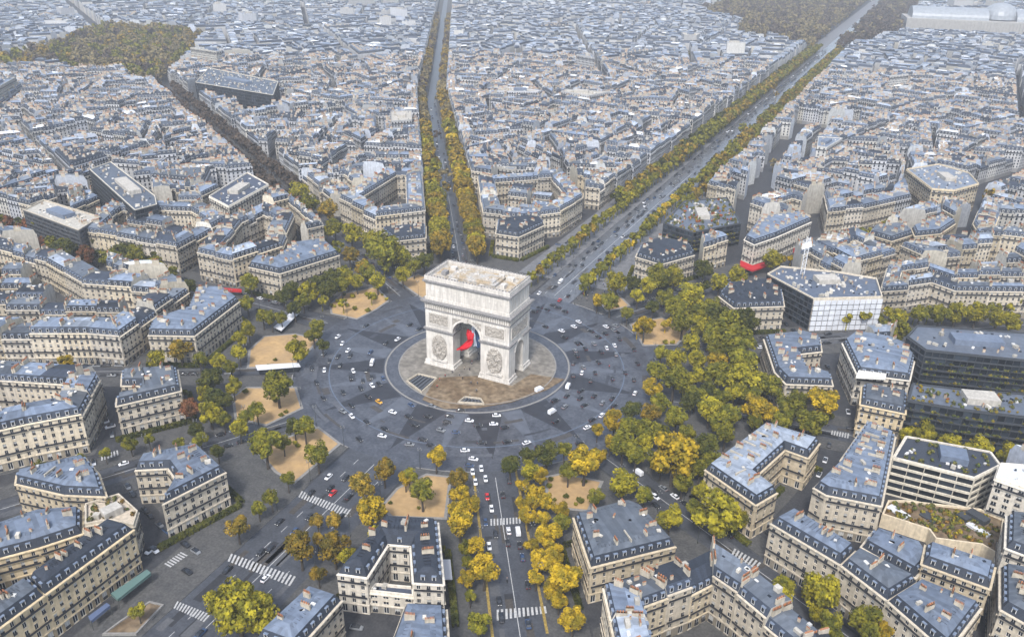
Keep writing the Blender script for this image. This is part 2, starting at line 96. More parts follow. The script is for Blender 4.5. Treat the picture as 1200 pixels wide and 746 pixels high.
# ------------------------------------------------------------------ sky, sun, exposure
SUN_EL, SUN_AZ = 52, 168          # degrees, azimuth clockwise from +Y
wd = bpy.data.worlds.new('World'); sc.world = wd; wd.use_nodes = True
nt = wd.node_tree; bg = nt.nodes['Background']
sk = nt.nodes.new('ShaderNodeTexSky'); sk.sky_type = 'NISHITA'; sk.sun_disc = False
sk.sun_elevation = math.radians(SUN_EL); sk.sun_rotation = math.radians(SUN_AZ)
sk.air_density = 1.0; sk.dust_density = 2.0
hs = nt.nodes.new('ShaderNodeHueSaturation'); hs.inputs['Saturation'].default_value = .72     # overcast: greyer than a clear sky
nt.links.new(sk.outputs[0], hs.inputs['Color']); nt.links.new(hs.outputs[0], bg.inputs[0]); bg.inputs[1].default_value = 0.115
sun = bpy.data.objects.new('sun', bpy.data.lights.new('sun', 'SUN')); COL.objects.link(sun)
sun.data.energy = 1.5; sun.data.angle = math.radians(10); sun.data.color = (1, .975, .94)
sd = Vector((math.sin(math.radians(SUN_AZ))*math.cos(math.radians(SUN_EL)), math.cos(math.radians(SUN_AZ))*math.cos(math.radians(SUN_EL)), math.sin(math.radians(SUN_EL))))
sun.rotation_euler = sd.to_track_quat('Z', 'Y').to_euler(); sun.location = (0, 0, 400)
sc.view_settings.view_transform = 'Standard'; sc.view_settings.look = 'None'
sc.cycles.diffuse_bounces = 1; sc.cycles.max_bounces = 6
sc.view_settings.gamma = 1; sc.view_settings.exposure = 1.32
# ------------------------------------------------------------------ materials
def mat(name, col, rough=.8, metal=0, var=.0, scale=.3, col2=None, tint=False, obj=0, bump=0, bscale=3, spec=.4, streak=0, nlo=.38, nhi=.62):
    m = bpy.data.materials.new(name); m.use_nodes = True; n = m.node_tree; b = n.nodes['Principled BSDF']
    b.inputs['Roughness'].default_value = rough; b.inputs['Metallic'].default_value = metal
    b.inputs['Specular IOR Level'].default_value = spec
    geo = n.nodes.new('ShaderNodeNewGeometry')
    def noise_(sc_, det=4, src=None):
        t = n.nodes.new('ShaderNodeTexNoise'); t.inputs['Scale'].default_value = sc_; t.inputs['Detail'].default_value = det
        n.links.new(src or geo.outputs['Position'], t.inputs['Vector']); return t
    def mul(a, bq, fac=1.0):
        x = n.nodes.new('ShaderNodeMix'); x.data_type = 'RGBA'; x.blend_type = 'MULTIPLY'; x.inputs[0].default_value = fac
        n.links.new(a, x.inputs[6]); n.links.new(bq, x.inputs[7]); return x.outputs[2]
    c0 = n.nodes.new('ShaderNodeRGB'); c0.outputs[0].default_value = (*col, 1); out = c0.outputs[0]
    if col2:
        t = noise_(scale, 6); mp = n.nodes.new('ShaderNodeMapRange'); mp.inputs[1].default_value = nlo; mp.inputs[2].default_value = nhi
        n.links.new(t.outputs[0], mp.inputs[0])
        x = n.nodes.new('ShaderNodeMix'); x.data_type = 'RGBA'; n.links.new(mp.outputs[0], x.inputs[0])
        n.links.new(out, x.inputs[6]); x.inputs[7].default_value = (*col2, 1); out = x.outputs[2]
    def grey(sock, lo, hi, f0=0., f1=1.):
        mp = n.nodes.new('ShaderNodeMapRange'); mp.inputs[1].default_value = f0; mp.inputs[2].default_value = f1
        mp.inputs[3].default_value = lo; mp.inputs[4].default_value = hi; n.links.new(sock, mp.inputs[0]); return mp.outputs[0]
    if var: out = mul(out, grey(noise_(scale*4, 5).outputs[0], 1-var, 1+var, .3, .7))
    if streak:
        mpn = n.nodes.new('ShaderNodeMapping'); mpn.inputs['Scale'].default_value = (1.2, 1.2, .12); n.links.new(geo.outputs['Position'], mpn.inputs['Vector'])
        out = mul(out, grey(noise_(1, 4, mpn.outputs[0]).outputs[0], 1-streak, 1+streak*.4, .35, .65))
    if tint:
        a = n.nodes.new('ShaderNodeAttribute'); a.attribute_name = 'tint'; out = mul(out, a.outputs['Color'])
    if obj:
        oi = n.nodes.new('ShaderNodeObjectInfo'); out = mul(out, grey(oi.outputs['Random'], 1-obj, 1+obj))
    n.links.new(out, b.inputs['Base Color'])
    if bump:
        bp = n.nodes.new('ShaderNodeBump'); bp.inputs['Strength'].default_value = bump; bp.inputs['Distance'].default_value = .1
        n.links.new(noise_(bscale, 5).outputs[0], bp.inputs['Height']); n.links.new(bp.outputs[0], b.inputs['Normal'])
    return m
STONE, SLATE, ZINC, GLASS, IRON, POT, FRAME, PLASTER, SHEET, PLANT, CURTAIN, DARKF = range(12)
MATS = [
 mat('limestone', (.49, .43, .335), .9, var=.14, scale=.2, tint=True, streak=.16, bump=.2),
 mat('slate_roof', (.026, .033, .047), .6, var=.25, scale=.5, tint=True),
 mat('zinc_roof', (.125, .157, .212), .5, var=.14, scale=.15, col2=(.152, .185, .24), tint=True, spec=.5),
 mat('window_glass', (.018, .022, .03), .15, tint=True, spec=.6),
 mat('dark_iron', (.03, .032, .038), .5, tint=True),
 mat('terracotta', (.30, .15, .085), .85, var=.3, scale=1, tint=True),
 mat('white_joinery', (.62, .61, .58), .6, tint=True),
 mat('plaster', (.47, .44, .38), .9, var=.16, scale=.15, tint=True, streak=.18),
 mat('white_sheeting', (.66, .68, .70), .7, var=.1, scale=.5, tint=True),
 mat('planting', (.06, .085, .02), .9, var=.4, scale=1.2, col2=(.13, .11, .025), tint=True),
 mat('curtain_wall', (.018, .023, .03), .3, tint=True, spec=.35),
 mat('dark_facade', (.045, .05, .057), .6, tint=True, var=.1),
]
# ------------------------------------------------------------------ mesh builder
class MB:
    def __init__(s): s.v = []; s.f = []; s.m = []; s.t = []
    def face(s, pts, m=0, t=(1, 1, 1)):
        i = len(s.v); s.v.extend(pts); s.f.append(tuple(range(i, i+len(pts)))); s.m.append(m); s.t.append(t)
    def prism(s, poly, z0, z1, m=0, t=(1, 1, 1), top=True, mt=None, bottom=False):
        n = len(poly); i = len(s.v)
        s.v.extend((p[0], p[1], z0) for p in poly); s.v.extend((p[0], p[1], z1) for p in poly)
        for k in range(n):
            l = (k+1) % n; s.f.append((i+k, i+l, i+n+l, i+n+k)); s.m.append(m); s.t.append(t)
        if top: s.f.append(tuple(range(i+n, i+2*n))); s.m.append(m if mt is None else mt); s.t.append(t)
        if bottom: s.f.append(tuple(range(i+n-1, i-1, -1))); s.m.append(m); s.t.append(t)
    def box(s, c, ax, ay, hx, hy, z0, z1, m=0, t=(1, 1, 1), mt=None, bottom=True):
        P = [(c[0]+ax[0]*a*hx+ay[0]*b*hy, c[1]+ax[1]*a*hx+ay[1]*b*hy) for a, b in ((-1, -1), (1, -1), (1, 1), (-1, 1))]
        s.prism(P, z0, z1, m, t, True, mt, bottom)
    def abox(s, x0, x1, y0, y1, z0, z1, m=0, t=(1, 1, 1)):
        s.prism([(x0, y0), (x1, y0), (x1, y1), (x0, y1)], z0, z1, m, t, True, None, True)
    def tube(s, a, b, r0, r1, n=6, m=0, t=(1, 1, 1), cap=True):
        a, b = Vector(a), Vector(b); q = (b-a).to_track_quat('Z', 'Y'); i = len(s.v)
        for P, r in ((a, r0), (b, r1)):
            for k in range(n):
                w = q @ Vector((r*math.cos(2*math.pi*k/n), r*math.sin(2*math.pi*k/n), 0)); s.v.append(tuple(P+w))
        for k in range(n):
            l = (k+1) % n; s.f.append((i+k, i+l, i+n+l, i+n+k)); s.m.append(m); s.t.append(t)
        if cap: s.f.append(tuple(range(i+n, i+2*n))); s.m.append(m); s.t.append(t)
    def mesh(s, name, mats, smooth=False):
        me = bpy.data.meshes.new(name); me.from_pydata(s.v, [], s.f)
        for q in mats: me.materials.append(q)
        if len(mats) > 1: me.polygons.foreach_set('material_index', s.m)
        a = me.attributes.new('tint', 'FLOAT_COLOR', 'FACE')
        fl = []
        for t in s.t: fl.extend((t[0], t[1], t[2], 1.))
        a.data.foreach_set('color', fl)
        if smooth: me.polygons.foreach_set('use_smooth', [True]*len(s.f))
        me.update(); return me
    def build(s, name, mats, parent=None, smooth=False, kind=None):
        if not s.f: return None
        return link(name, s.mesh(name, mats, smooth), parent, kind)
def link(name, me, parent=None, kind=None):
    o = bpy.data.objects.new(name, me); COL.objects.link(o)
    if parent: o.parent = parent
    if kind: o['kind'] = kind
    return o
def tag(o, label, cat, group=None):
    o['label'] = label; o['category'] = cat
    if group: o['group'] = group
    return o
def thing(name, label, cat, loc=(0, 0, 0), rz=0, group=None, scale=1):
    o = link(name, None); o.location = loc; o.rotation_euler.z = rz; o.scale = (scale,)*3; o.empty_display_size = .5
    return tag(o, label, cat, group)
ORD = 'first second third fourth fifth sixth seventh eighth ninth tenth eleventh twelfth thirteenth fourteenth fifteenth sixteenth seventeenth eighteenth nineteenth twentieth'.split()
TENS = {2: 'twenty', 3: 'thirty', 4: 'forty', 5: 'fifty', 6: 'sixty', 7: 'seventy', 8: 'eighty', 9: 'ninety'}
def nth(i):
    if i < 20: return ORD[i]
    a, b = divmod(i+1, 10)
    if a > 9: return 'hundred and '+nth(i-100) if i >= 100 else 'hundredth'
    return TENS[a]+'-'+ORD[b-1] if b else TENS[a][:-1]+'ieth'
def sub(a, b): return (a[0]-b[0], a[1]-b[1])
def lerp(a, b, t): return (a[0]+(b[0]-a[0])*t, a[1]+(b[1]-a[1])*t)
def dist(a, b): return math.hypot(a[0]-b[0], a[1]-b[1])
def area(p): return .5*sum(p[i][0]*p[(i+1) % len(p)][1]-p[(i+1) % len(p)][0]*p[i][1] for i in range(len(p)))
def cen(p): return (sum(q[0] for q in p)/len(p), sum(q[1] for q in p)/len(p))
def inside(p, poly):
    c = False; j = len(poly)-1
    for i in range(len(poly)):
        a, b = poly[i], poly[j]
        if (a[1] > p[1]) != (b[1] > p[1]) and p[0] < (b[0]-a[0])*(p[1]-a[1])/(b[1]-a[1])+a[0]: c = not c
        j = i
    return c
def inset(poly, d):
    n = len(poly); out = []
    for i in range(n):
        a, b, c = poly[i-1], poly[i], poly[(i+1) % n]
        l1 = dist(a, b) or 1; l2 = dist(b, c) or 1
        n1 = (-(b[1]-a[1])/l1, (b[0]-a[0])/l1); n2 = (-(c[1]-b[1])/l2, (c[0]-b[0])/l2)
        k = 1+n1[0]*n2[0]+n1[1]*n2[1]; k = max(k, .35)
        out.append((b[0]+(n1[0]+n2[0])*d/k, b[1]+(n1[1]+n2[1])*d/k))
    return out
def inset_ok(poly, q):
    for i in range(len(poly)):
        e, f = sub(poly[(i+1) % len(poly)], poly[i]), sub(q[(i+1) % len(q)], q[i])
        if e[0]*f[0]+e[1]*f[1] < 2: return False
    n = len(q)
    def cr(a, b, c): return (b[0]-a[0])*(c[1]-a[1])-(b[1]-a[1])*(c[0]-a[0])
    for i in range(n):
        for j in range(i+2, n):
            if i == 0 and j == n-1: continue
            a, b, c, d = q[i], q[i+1], q[j], q[(j+1) % n]
            if cr(a, b, c)*cr(a, b, d) < 0 and cr(c, d, a)*cr(c, d, b) < 0: return False
    return area(q) > 0
# ------------------------------------------------------------------ ground, plaza, avenues
M_ground = mat('street_asphalt', (.029, .03, .034), .65, var=.22, scale=.35, col2=(.052, .052, .055), bump=.1, nlo=.3, nhi=.7)
M_road = mat('avenue_asphalt', (.045, .048, .056), .38, var=.2, scale=.3, col2=(.066, .07, .079), bump=.1, nlo=.3, nhi=.7)
M_pave = mat('pavement_stone', (.055, .055, .055), .8, var=.25, scale=.3, col2=(.085, .083, .079), nlo=.3, nhi=.7, bump=.2)
M_wet = mat('damp_pale_asphalt', (.085, .09, .10), .25, var=.25, scale=.2, col2=(.12, .125, .135), bump=.05, nlo=.3, nhi=.7)  # wet road, its sky reflection partly put into the paler colour
M_granite = mat('pale_granite_pavement', (.12, .122, .127), .6, var=.25, scale=.3, col2=(.17, .17, .175))
M_kerb = mat('kerb_stone', (.22, .21, .195), .8, var=.15)
M_plaza = mat('plaza_setts', (.042, .046, .057), .33, var=.3, scale=.2, col2=(.08, .086, .10), nlo=.3, nhi=.7, bump=.3, bscale=2)
M_sdark = mat('dark_setts', (.026, .027, .033), .5, var=.2, scale=.08, bump=.3, bscale=2)
M_slight = mat('pale_setts', (.09, .10, .12), .5, var=.15, scale=.08, bump=.3, bscale=2)
M_island = mat('island_paving', (.15, .135, .112), .7, var=.3, scale=.1, col2=(.21, .19, .16), bump=.2)
M_brown = mat('worn_brown_paving', (.12, .08, .043), .7, var=.4, scale=.1, col2=(.19, .14, .085), bump=.2)
M_sand = mat('sand', (.42, .275, .125), .95, var=.16, scale=.12, col2=(.33, .22, .11), bump=.2)
M_lawn = mat('lawn', (.06, .085, .022), .95, var=.3, scale=.3, col2=(.09, .095, .03))
M_white = mat('road_paint', (.40, .40, .39), .6, var=.3, scale=.5)
M_litter = mat('fallen_leaves', (.27, .19, .05), .9, var=.45, scale=.6)
M_blue = mat('pale_blue_line', (.11, .14, .19), .6, var=.2)
def polar(r, a): return (r*math.sin(math.radians(a)), r*math.cos(math.radians(a)))
def sheet(name, poly, z, m, kind='structure'):
    b = MB(); b.face([(p[0], p[1], z) for p in poly]); return b.build(name, [m], kind=kind)
def slab(name, poly, z0, z1, m, kind='structure'):
    b = MB(); b.prism(poly, z0, z1); return b.build(name, [m], kind=kind)
sheet('ground', [(-9000, -9000), (9000, -9000), (9000, 9000), (-9000, 9000)], 0, M_ground)
# twelve avenues: angle, half width between the houses, half width of the carriageway, words
AV = [(.5, 34, 12, 'widest avenue'), (27.5, 16, 6, 'street with red banners'), (54, 16, 6, 'right-hand tree-lined street'), (84, 15, 6, 'street beside the dark offices'),
      (118.7, 15, 6, 'lower-right street'), (147.5, 22, 8, 'straight front avenue'), (178.4, 34, 15, 'wide lower-left avenue'), (210, 15, 6, 'left street below the mansions'),
      (240, 15, 6, 'left street above the notched mansion'), (271.5, 17, 7, 'avenue of dark trees at left'), (303, 14, 6, 'bare-treed avenue to the wood'), (327, 19, 5, 'golden-treed avenue behind the arch')]
def along(a, r, off):
    s, c = math.sin(math.radians(a)), math.cos(math.radians(a)); return (s*r+c*off, c*r-s*off)
for a, hw, rw, w_ in AV:
    r1 = 2700 if a == .5 else 640 if a == 327 else 800 if a == 303 else 420
    sheet('avenue', [along(a, 78, -rw), along(a, r1, -rw), along(a, r1, rw), along(a, 78, rw)][::-1], .012, M_wet if a == .5 else M_road)
    for s in (-1, 1):
        o0, o1 = (rw, hw-.4) if s > 0 else (-hw+.4, -rw)
        slab('pavement', [along(a, 114, o0), along(a, 114, o1), along(a, r1, o1), along(a, r1, o0)], 0, .14, M_granite if a == .5 else M_pave)
BEND0, BEND_A = along(327, 640, 0), 330.6            # the avenue behind the arch turns a little to the right far off
def bend(r, off):
    s, c = math.sin(math.radians(BEND_A)), math.cos(math.radians(BEND_A)); return (BEND0[0]+s*r+c*off, BEND0[1]+c*r-s*off)
sheet('avenue', [bend(-3, -5), bend(2200, -5), bend(2200, 5), bend(-3, 5)][::-1], .016, M_road)
for s in (-1, 1):
    o0, o1 = (5, 17) if s > 0 else (-17, -5)
    slab('pavement', [bend(6, o0), bend(6, o1), bend(2200, o1), bend(2200, o0)], 0, .144, M_pave)
# plaza disc
b = MB(); b.face([(*polar(88, -k*3), .02) for k in range(120)]); b.build('plaza_paving', [M_plaza], kind='structure')
for a, hw, rw, w_ in AV:
    sheet('dark_star_point', [polar(46, a-9.5), polar(80, a), polar(46, a+9.5)][::-1], .026, M_sdark)
for i in range(12):
    a0 = AV[i][0]; a1 = AV[(i+1) % 12][0]+(360 if i == 11 else 0); a = (a0+a1)/2
    sheet('pale_star_point', [polar(46, a-6), polar(76, a), polar(46, a+6)][::-1], .030, M_slight)
prn = random.Random(4)
for mi, (cc_, rr) in enumerate((((.034, .035, .041), .28), ((.085, .09, .102), .5), ((.06, .055, .052), .6))):
    m_ = mat(('damp_setts', 'dry_setts', 'brown_worn_setts')[mi], cc_, rr, var=.25, scale=.2); b = MB()
    for k in range(22):
        r = prn.uniform(48, 84); a = prn.uniform(0, 360); da = prn.uniform(2, 11); dr = prn.uniform(.8, 3.4)
        for j in range(6):
            p, q = a+da*j/6, a+da*(j+1)/6; b.face([(*polar(r, p), .033+.001*mi), (*polar(r, q), .033+.001*mi), (*polar(r+dr, q), .033+.001*mi), (*polar(r+dr, p), .033+.001*mi)][::-1])
    b.build('worn_paving', [m_], kind='structure')
def ring(name, r0, r1, z, m, h=0, n=120, a0=0, a1=360):
    b = MB()
    for k in range(n):
        p, q = a0+(a1-a0)*k/n, a0+(a1-a0)*(k+1)/n
        A, B, C, D = polar(r0, p), polar(r1, p), polar(r1, q), polar(r0, q)
        b.face([(*A, z+h), (*D, z+h), (*C, z+h), (*B, z+h)])
        if h:
            b.face([(*B, z), (*B, z+h), (*C, z+h), (*C, z)]); b.face([(*A, z), (*D, z), (*D, z+h), (*A, z+h)])
    return b.build(name, [m], kind='structure')
ring('painted_ring', 71, 71.45, .037, M_blue)
ring('kerb', 44.2, 45, .02, M_kerb, .15)
ring('island_lane', 38.5, 44.2, .05, M_plaza)
ring('kerb', 38, 38.5, .05, M_kerb, .16)
b = MB(); b.prism([polar(38, -k*3) for k in range(120)], .02, .2); b.build('island_paving', [M_island], kind='structure')
BROWN = [(-10.6, -21.0), (-6.2, -41.3), (6.7, -43.6), (19.5, -36.2), (30.7, -24.6), (40.1, -7.9), (43.8, 5.6), (27.4, 2.6), (24.4, -11.7), (5.8, -10.6)]
WELLS = [[(-9.6, -36.4), (-9.8, -22.3), (-19.8, -23.0), (-21.0, -30.9)], [(20.5, -32.4), (17.1, -29.2), (10.2, -31.1), (9.6, -36.4)]]

sheet('brown_paving', BROWN, .206, M_brown)
for k, P in enumerate(WELLS):
    t = thing('stairwell', ('larger' if k == 0 else 'smaller')+' dark sunken stair opening in the paving before the arch', 'stairwell', (*cen(P), .2))
    c0 = cen(P); L = [(p[0]-c0[0], p[1]-c0[1]) for p in P]
    b = MB(); b.face([(*p, .03) for p in L], IRON); b.build('floor', MATS, t)  # flat dark sheet at paving level, painting the shade inside the opening
    b = MB()
    for i in range(len(L)):
        p, q = L[i], L[(i+1) % len(L)]; l = dist(p, q); ax = ((q[0]-p[0])/l, (q[1]-p[1])/l); ay = (-ax[1], ax[0])
        b.box(lerp(p, q, .5), ax, ay, l/2+.2, .2, 0, .9, STONE)
    b.build('parapet', MATS, t)
    for i in range(1, 6):
        b = MB(); f = i/6; p, q = lerp(L[0], L[3], f), lerp(L[1], L[2], f); l = dist(p, q); ax = ((q[0]-p[0])/l, (q[1]-p[1])/l)
        b.box(lerp(p, q, .5), ax, (-ax[1], ax[0]), l/2-.4, .3, .04, .1+.1*i, DARKF, (2, 2, 2)); b.build('step', MATS, t)
# sand gardens with kerbs and hedges
hed = 0
for g in GARDENS:
    slab('garden_kerb', inset(g, -1.2), 0, .16, M_kerb); slab('sand_garden', g, .1, .2, M_sand)
# pavement ring round the plaza between the avenues
for i in range(12):
    a0, h0 = AV[i][0], AV[i][2]; a1, h1 = AV[(i+1) % 12][0]+(360 if i == 11 else 0), AV[(i+1) % 12][2]
    P = []
    for r, s in ((88.5, 1), (160, -1)):
        p0, p1 = a0+math.degrees(math.asin((h0+1)/r)), a1-math.degrees(math.asin((h1+1)/r))
        arc = [polar(r, p0+(p1-p0)*k/8) for k in range(9)]
        P += arc if s > 0 else arc[::-1]
    slab('pavement', P, 0, .08, M_pave)
    ring('kerb', 88, 88.5, 0, M_kerb, .14, 8, a0+math.degrees(math.asin((h0+1)/88)), a1-math.degrees(math.asin((h1+1)/88)))
# asphalt repairs, laid as rectangles along the traffic
M_patch = [mat('fresh_asphalt_repair', (.026, .027, .03), .6, var=.2), mat('worn_asphalt_repair', (.085, .087, .092), .6, var=.2), mat('brown_worn_surface', (.06, .053, .046), .6, var=.3)]
prnd = random.Random(8)
for a, hw, rw, w_ in AV:
    for mi in range(3):
        b = MB()
        for k in range(5 if rw < 10 else 12):
            r = prnd.uniform(92, 200 if a != .5 else 420); o = prnd.uniform(-rw+2, rw-2); l, w2 = prnd.uniform(3, 14), prnd.uniform(.8, 3.2)
            b.face([(*along(a, r, o-w2/2), .015+.0012*mi), (*along(a, r, o+w2/2), .015+.0012*mi), (*along(a, r+l, o+w2/2), .015+.0012*mi), (*along(a, r+l, o-w2/2), .015+.0012*mi)][::-1])
        b.build('road_repair', [M_patch[mi]], kind='structure')
# painted markings
def line(p, q, w, z=.02, m=None, name='lane_line'):
    l = dist(p, q); n = (-(q[1]-p[1])/l*w/2, (q[0]-p[0])/l*w/2)
    return sheet(name, [(p[0]-n[0], p[1]-n[1]), (q[0]-n[0], q[1]-n[1]), (q[0]+n[0], q[1]+n[1]), (p[0]+n[0], p[1]+n[1])], z, m or M_white)
for a, hw, rw, w_ in AV:
    b = MB()
    for off in ((0,) if rw < 8 else (-rw*.5, 0, rw*.5) if rw > 9 else (0,)):
        r = 92
        while r < 380:
            P = [along(a, r, off-.12), along(a, r, off+.12), along(a, r+3.5, off+.12), along(a, r+3.5, off-.12)]
            b.face([(*p, .022) for p in P[::-1]]); r += 3.5 if off == 0 else 9
    b.build('lane_line', [M_white], kind='structure')
for s in (-1, 1): line(along(147.5, 88, s*8.4), along(147.5, 172, s*8.4), .9, .155, M_litter, 'fallen_leaves_strip')
for P, n in CROSSINGS:
    for k in range(n):
        A, B = lerp(P[0], P[1], (k+.2)/n), lerp(P[0], P[1], (k+.72)/n); D, C = lerp(P[3], P[2], (k+.2)/n), lerp(P[3], P[2], (k+.72)/n)
        sheet('crossing_stripe', [A, B, C, D] if area([A, B, C, D]) > 0 else [D, C, B, A], .17 if False else .15, M_white)
# ------------------------------------------------------------------ the arch
M_arch = mat('arch_limestone', (.62, .585, .53), .85, var=.1, scale=.12, streak=.2, bump=.25, bscale=1.5, col2=(.53, .495, .445))
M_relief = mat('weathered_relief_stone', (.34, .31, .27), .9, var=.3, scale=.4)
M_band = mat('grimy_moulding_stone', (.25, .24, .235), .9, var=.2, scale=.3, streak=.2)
M_deck = mat('roof_terrace_paving', (.42, .41, .39), .8, var=.3, scale=.25, col2=(.36, .29, .20))
M_ochre = mat('ochre_roof_paving', (.38, .28, .16), .85, var=.35, scale=.3, col2=(.42, .39, .34))
arch = thing('triumphal_arch', 'pale stone triumphal arch with a large flag hanging inside, centre of the star junction', 'arch')
W, Dp, HT = 22.2, 10.9, 47.0
AW, AS, = 7.4, 19.8         # main opening half width, springing
BW, BS = 4.2, 14.0          # side opening
def solid(f): 
    bm = bmesh.new(); f(bm); me = bpy.data.meshes.new('tmp'); bm.to_mesh(me); bm.free(); o = bpy.data.objects.new('tmp', me); COL.objects.link(o); return o
def arch_cut(half, spring, axis, ln, grow=0):
    def f(bm):
        n = 24; prof = [(-half, -1), (half, -1)]+[(half*math.cos(math.pi*k/n), spring+half*math.sin(math.pi*k/n)) for k in range(n+1)]
        def P(u, z, s): return (u, s*ln, z) if axis == 'y' else (s*ln, u, z)
        A = [bm.verts.new(P(u, z, -1)) for u, z in prof]; B = [bm.verts.new(P(u, z, 1)) for u, z in prof]
        bm.faces.new(A); bm.faces.new(B[::-1])
        for k in range(len(A)): bm.faces.new((A[k], B[k], B[(k+1) % len(A)], A[(k+1) % len(A)]))
        bmesh.ops.recalc_face_normals(bm, faces=bm.faces)
    return solid(f)
def core(bm):
    bmesh.ops.create_cube(bm, size=1, matrix=Matrix.Translation((0, 0, 16.75)) @ Matrix.Diagonal((2*W, 2*Dp, 33.5, 1)))
    bm.faces.ensure_lookup_table()
co = solid(core); c1 = arch_cut(AW, AS, 'y', 30); c2 = arch_cut(BW, BS, 'x', 30)
for c in (c1, c2):
    md = co.modifiers.new('cut', 'BOOLEAN'); md.operation = 'DIFFERENCE'; md.object = c; md.solver = 'EXACT'
dg = bpy.context.evaluated_depsgraph_get()
me = bpy.data.meshes.new_from_object(co.evaluated_get(dg)); me.materials.clear(); me.materials.append(M_arch)
for o in (co, c1, c2): bpy.data.objects.remove(o)
link('pier_block', me, arch)
def offbox(b, o, z0, z1): b.abox(-W-o, W+o, -Dp-o, Dp+o, z0, z1)
for sx in (-1, 1):
    for sy in (-1, 1):
        x0, x1 = sorted((sx*AW, sx*W)); y0, y1 = sorted((sy*BW, sy*Dp))
        b = MB(); b.abox(x0-.5, x1+.5, y0-.5, y1+.5, .2, 2.6); b.abox(x0-.9, x1+.9, y0-.9, y1+.9, .2, 1.0); b.build('plinth', [M_arch], arch)
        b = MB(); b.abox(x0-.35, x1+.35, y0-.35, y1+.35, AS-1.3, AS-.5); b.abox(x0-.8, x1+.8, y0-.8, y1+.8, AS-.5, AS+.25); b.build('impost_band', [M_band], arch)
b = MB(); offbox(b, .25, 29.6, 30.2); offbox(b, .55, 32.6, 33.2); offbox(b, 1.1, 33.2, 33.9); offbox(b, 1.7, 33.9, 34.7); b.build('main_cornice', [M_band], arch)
b = MB(); offbox(b, .12, 30.2, 32.6); b.build('frieze', [M_relief], arch)
b = MB()
def facade_run(step, z0, z1, off, wd_, dp, b):
    for sx, L, H in ((0, W, Dp), (1, Dp, W)):
        n = int(2*L/step)
        for s in (-1, 1):
            for k in range(n):
                u = -L+(k+.5)*2*L/n; w2 = wd_/2
                if sx == 0: b.abox(u-w2, u+w2, *sorted((s*(H+off), s*(H+off+dp))), z0, z1)
                else: b.abox(*sorted((s*(H+off), s*(H+off+dp))), u-w2, u+w2, z0, z1)
facade_run(1.15, 30.4, 32.3, .12, .7, .28, b); b.build('frieze_figures', [M_arch], arch, kind='stuff')
b = MB(); facade_run(1.1, 32.75, 33.2, .55, .5, .4, b); b.build('modillions', [M_arch], arch, kind='stuff')
b = MB(); offbox(b, -.4, 34.7, 43.2); b.build('attic', [M_arch], arch)
b = MB(); offbox(b, 0, 34.7, 36.0); b.build('attic_base', [M_arch], arch)
b = MB(); facade_run(2.9, 36.9, 42.0, -.4, 1.9, .1, b); b.build('attic_panels', [M_arch], arch, kind='stuff')
sb = MB()
for sx, L, H in ((0, W, Dp), (1, Dp, W)):
    n = int(2*L/2.9)
    for s in (-1, 1):
        for k in range(n):
            u = -L+(k+.5)*2*L/n; y = s*(H-.3); P = [(.5*math.cos(math.pi*2*i/10), .62*math.sin(math.pi*2*i/10)) for i in range(10)]
            for (p, q) in zip(P, P[1:]+P[:1]):
                f = (lambda a, zz, o: (u+a, y+s*o, 39.8+zz)) if sx == 0 else (lambda a, zz, o: (y+s*o, u+a, 39.8+zz))
                sb.face([f(0, 0, .18), f(p[0], p[1], .05), f(q[0], q[1], .05)])
sb.build('shields', [M_arch], arch, kind='stuff')
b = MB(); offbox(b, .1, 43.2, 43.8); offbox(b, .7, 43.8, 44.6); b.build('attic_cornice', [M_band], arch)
b = MB()
for x0, x1, y0, y1 in ((-W, W, -Dp, -Dp+1), (-W, W, Dp-1, Dp), (-W, -W+1, -Dp+1, Dp-1), (W-1, W, -Dp+1, Dp-1)): b.abox(x0+.003, x1-.003, y0, y1, 44.6, 46.6)
b.build('parapet', [M_arch], arch)
b = MB(); facade_run(1.5, 46.6, 47.2, -.65, .8, .35, b); b.build('antefixes', [M_band], arch, kind='stuff')
b = MB(); b.face([(-W+1, -Dp+1, 45.0), (W-1, -Dp+1, 45.0), (W-1, Dp-1, 45.0), (-W+1, Dp-1, 45.0)]); b.build('roof_terrace', [M_deck], arch)
for x0, x1, y0, y1 in ((-20, -13, -9, 9), (13, 20, -9, 9), (-12.5, 12.5, -9.4, -6.2), (-12.5, 12.5, 6.2, 9.4)):
    b = MB(); b.abox(x0, x1, y0, y1, 45.0, 45.35); b.build('roof_walk', [M_ochre], arch)
b = MB(); b.abox(-12, 12, -5.6, 5.6, 45, 46.2); b.abox(-10.5, 10.5, -4.4, 4.4, 46.2, 46.9); b.build('roof_platform', [M_deck], arch)
for x, y, w2, d2, h in ((-15.5, -3, 1.2, 1.6, 2.0), (-14.6, 4, 1.4, 1.2, 1.6), (15.6, -4.2, 1.1, 1.5, 1.8), (15, 4.6, 1.8, 1.1, 1.7), (-8, -7.6, 1.6, .6, .9), (6.5, -7.9, 1.1, .5, 1.2), (9, 7.5, 1.4, .7, .9)):
    b = MB(); b.abox(x-w2, x+w2, y-d2, y+d2, 45.3, 45.3+h); b.build('roof_cabin', [M_band if h > 1.8 else M_arch], arch)
b = MB()
for k in range(26):
    x, y = rnd.uniform(-11, 11), rnd.uniform(-4.6, 4.6); w2 = rnd.uniform(.2, .8); b.abox(x-w2, x+w2, y-.3, y+.3, 46.9 if abs(x) < 9.6 and abs(y) < 4 else 46.2, rnd.uniform(47, 47.5))
b.build('roof_fittings', [M_arch], arch, kind='stuff')
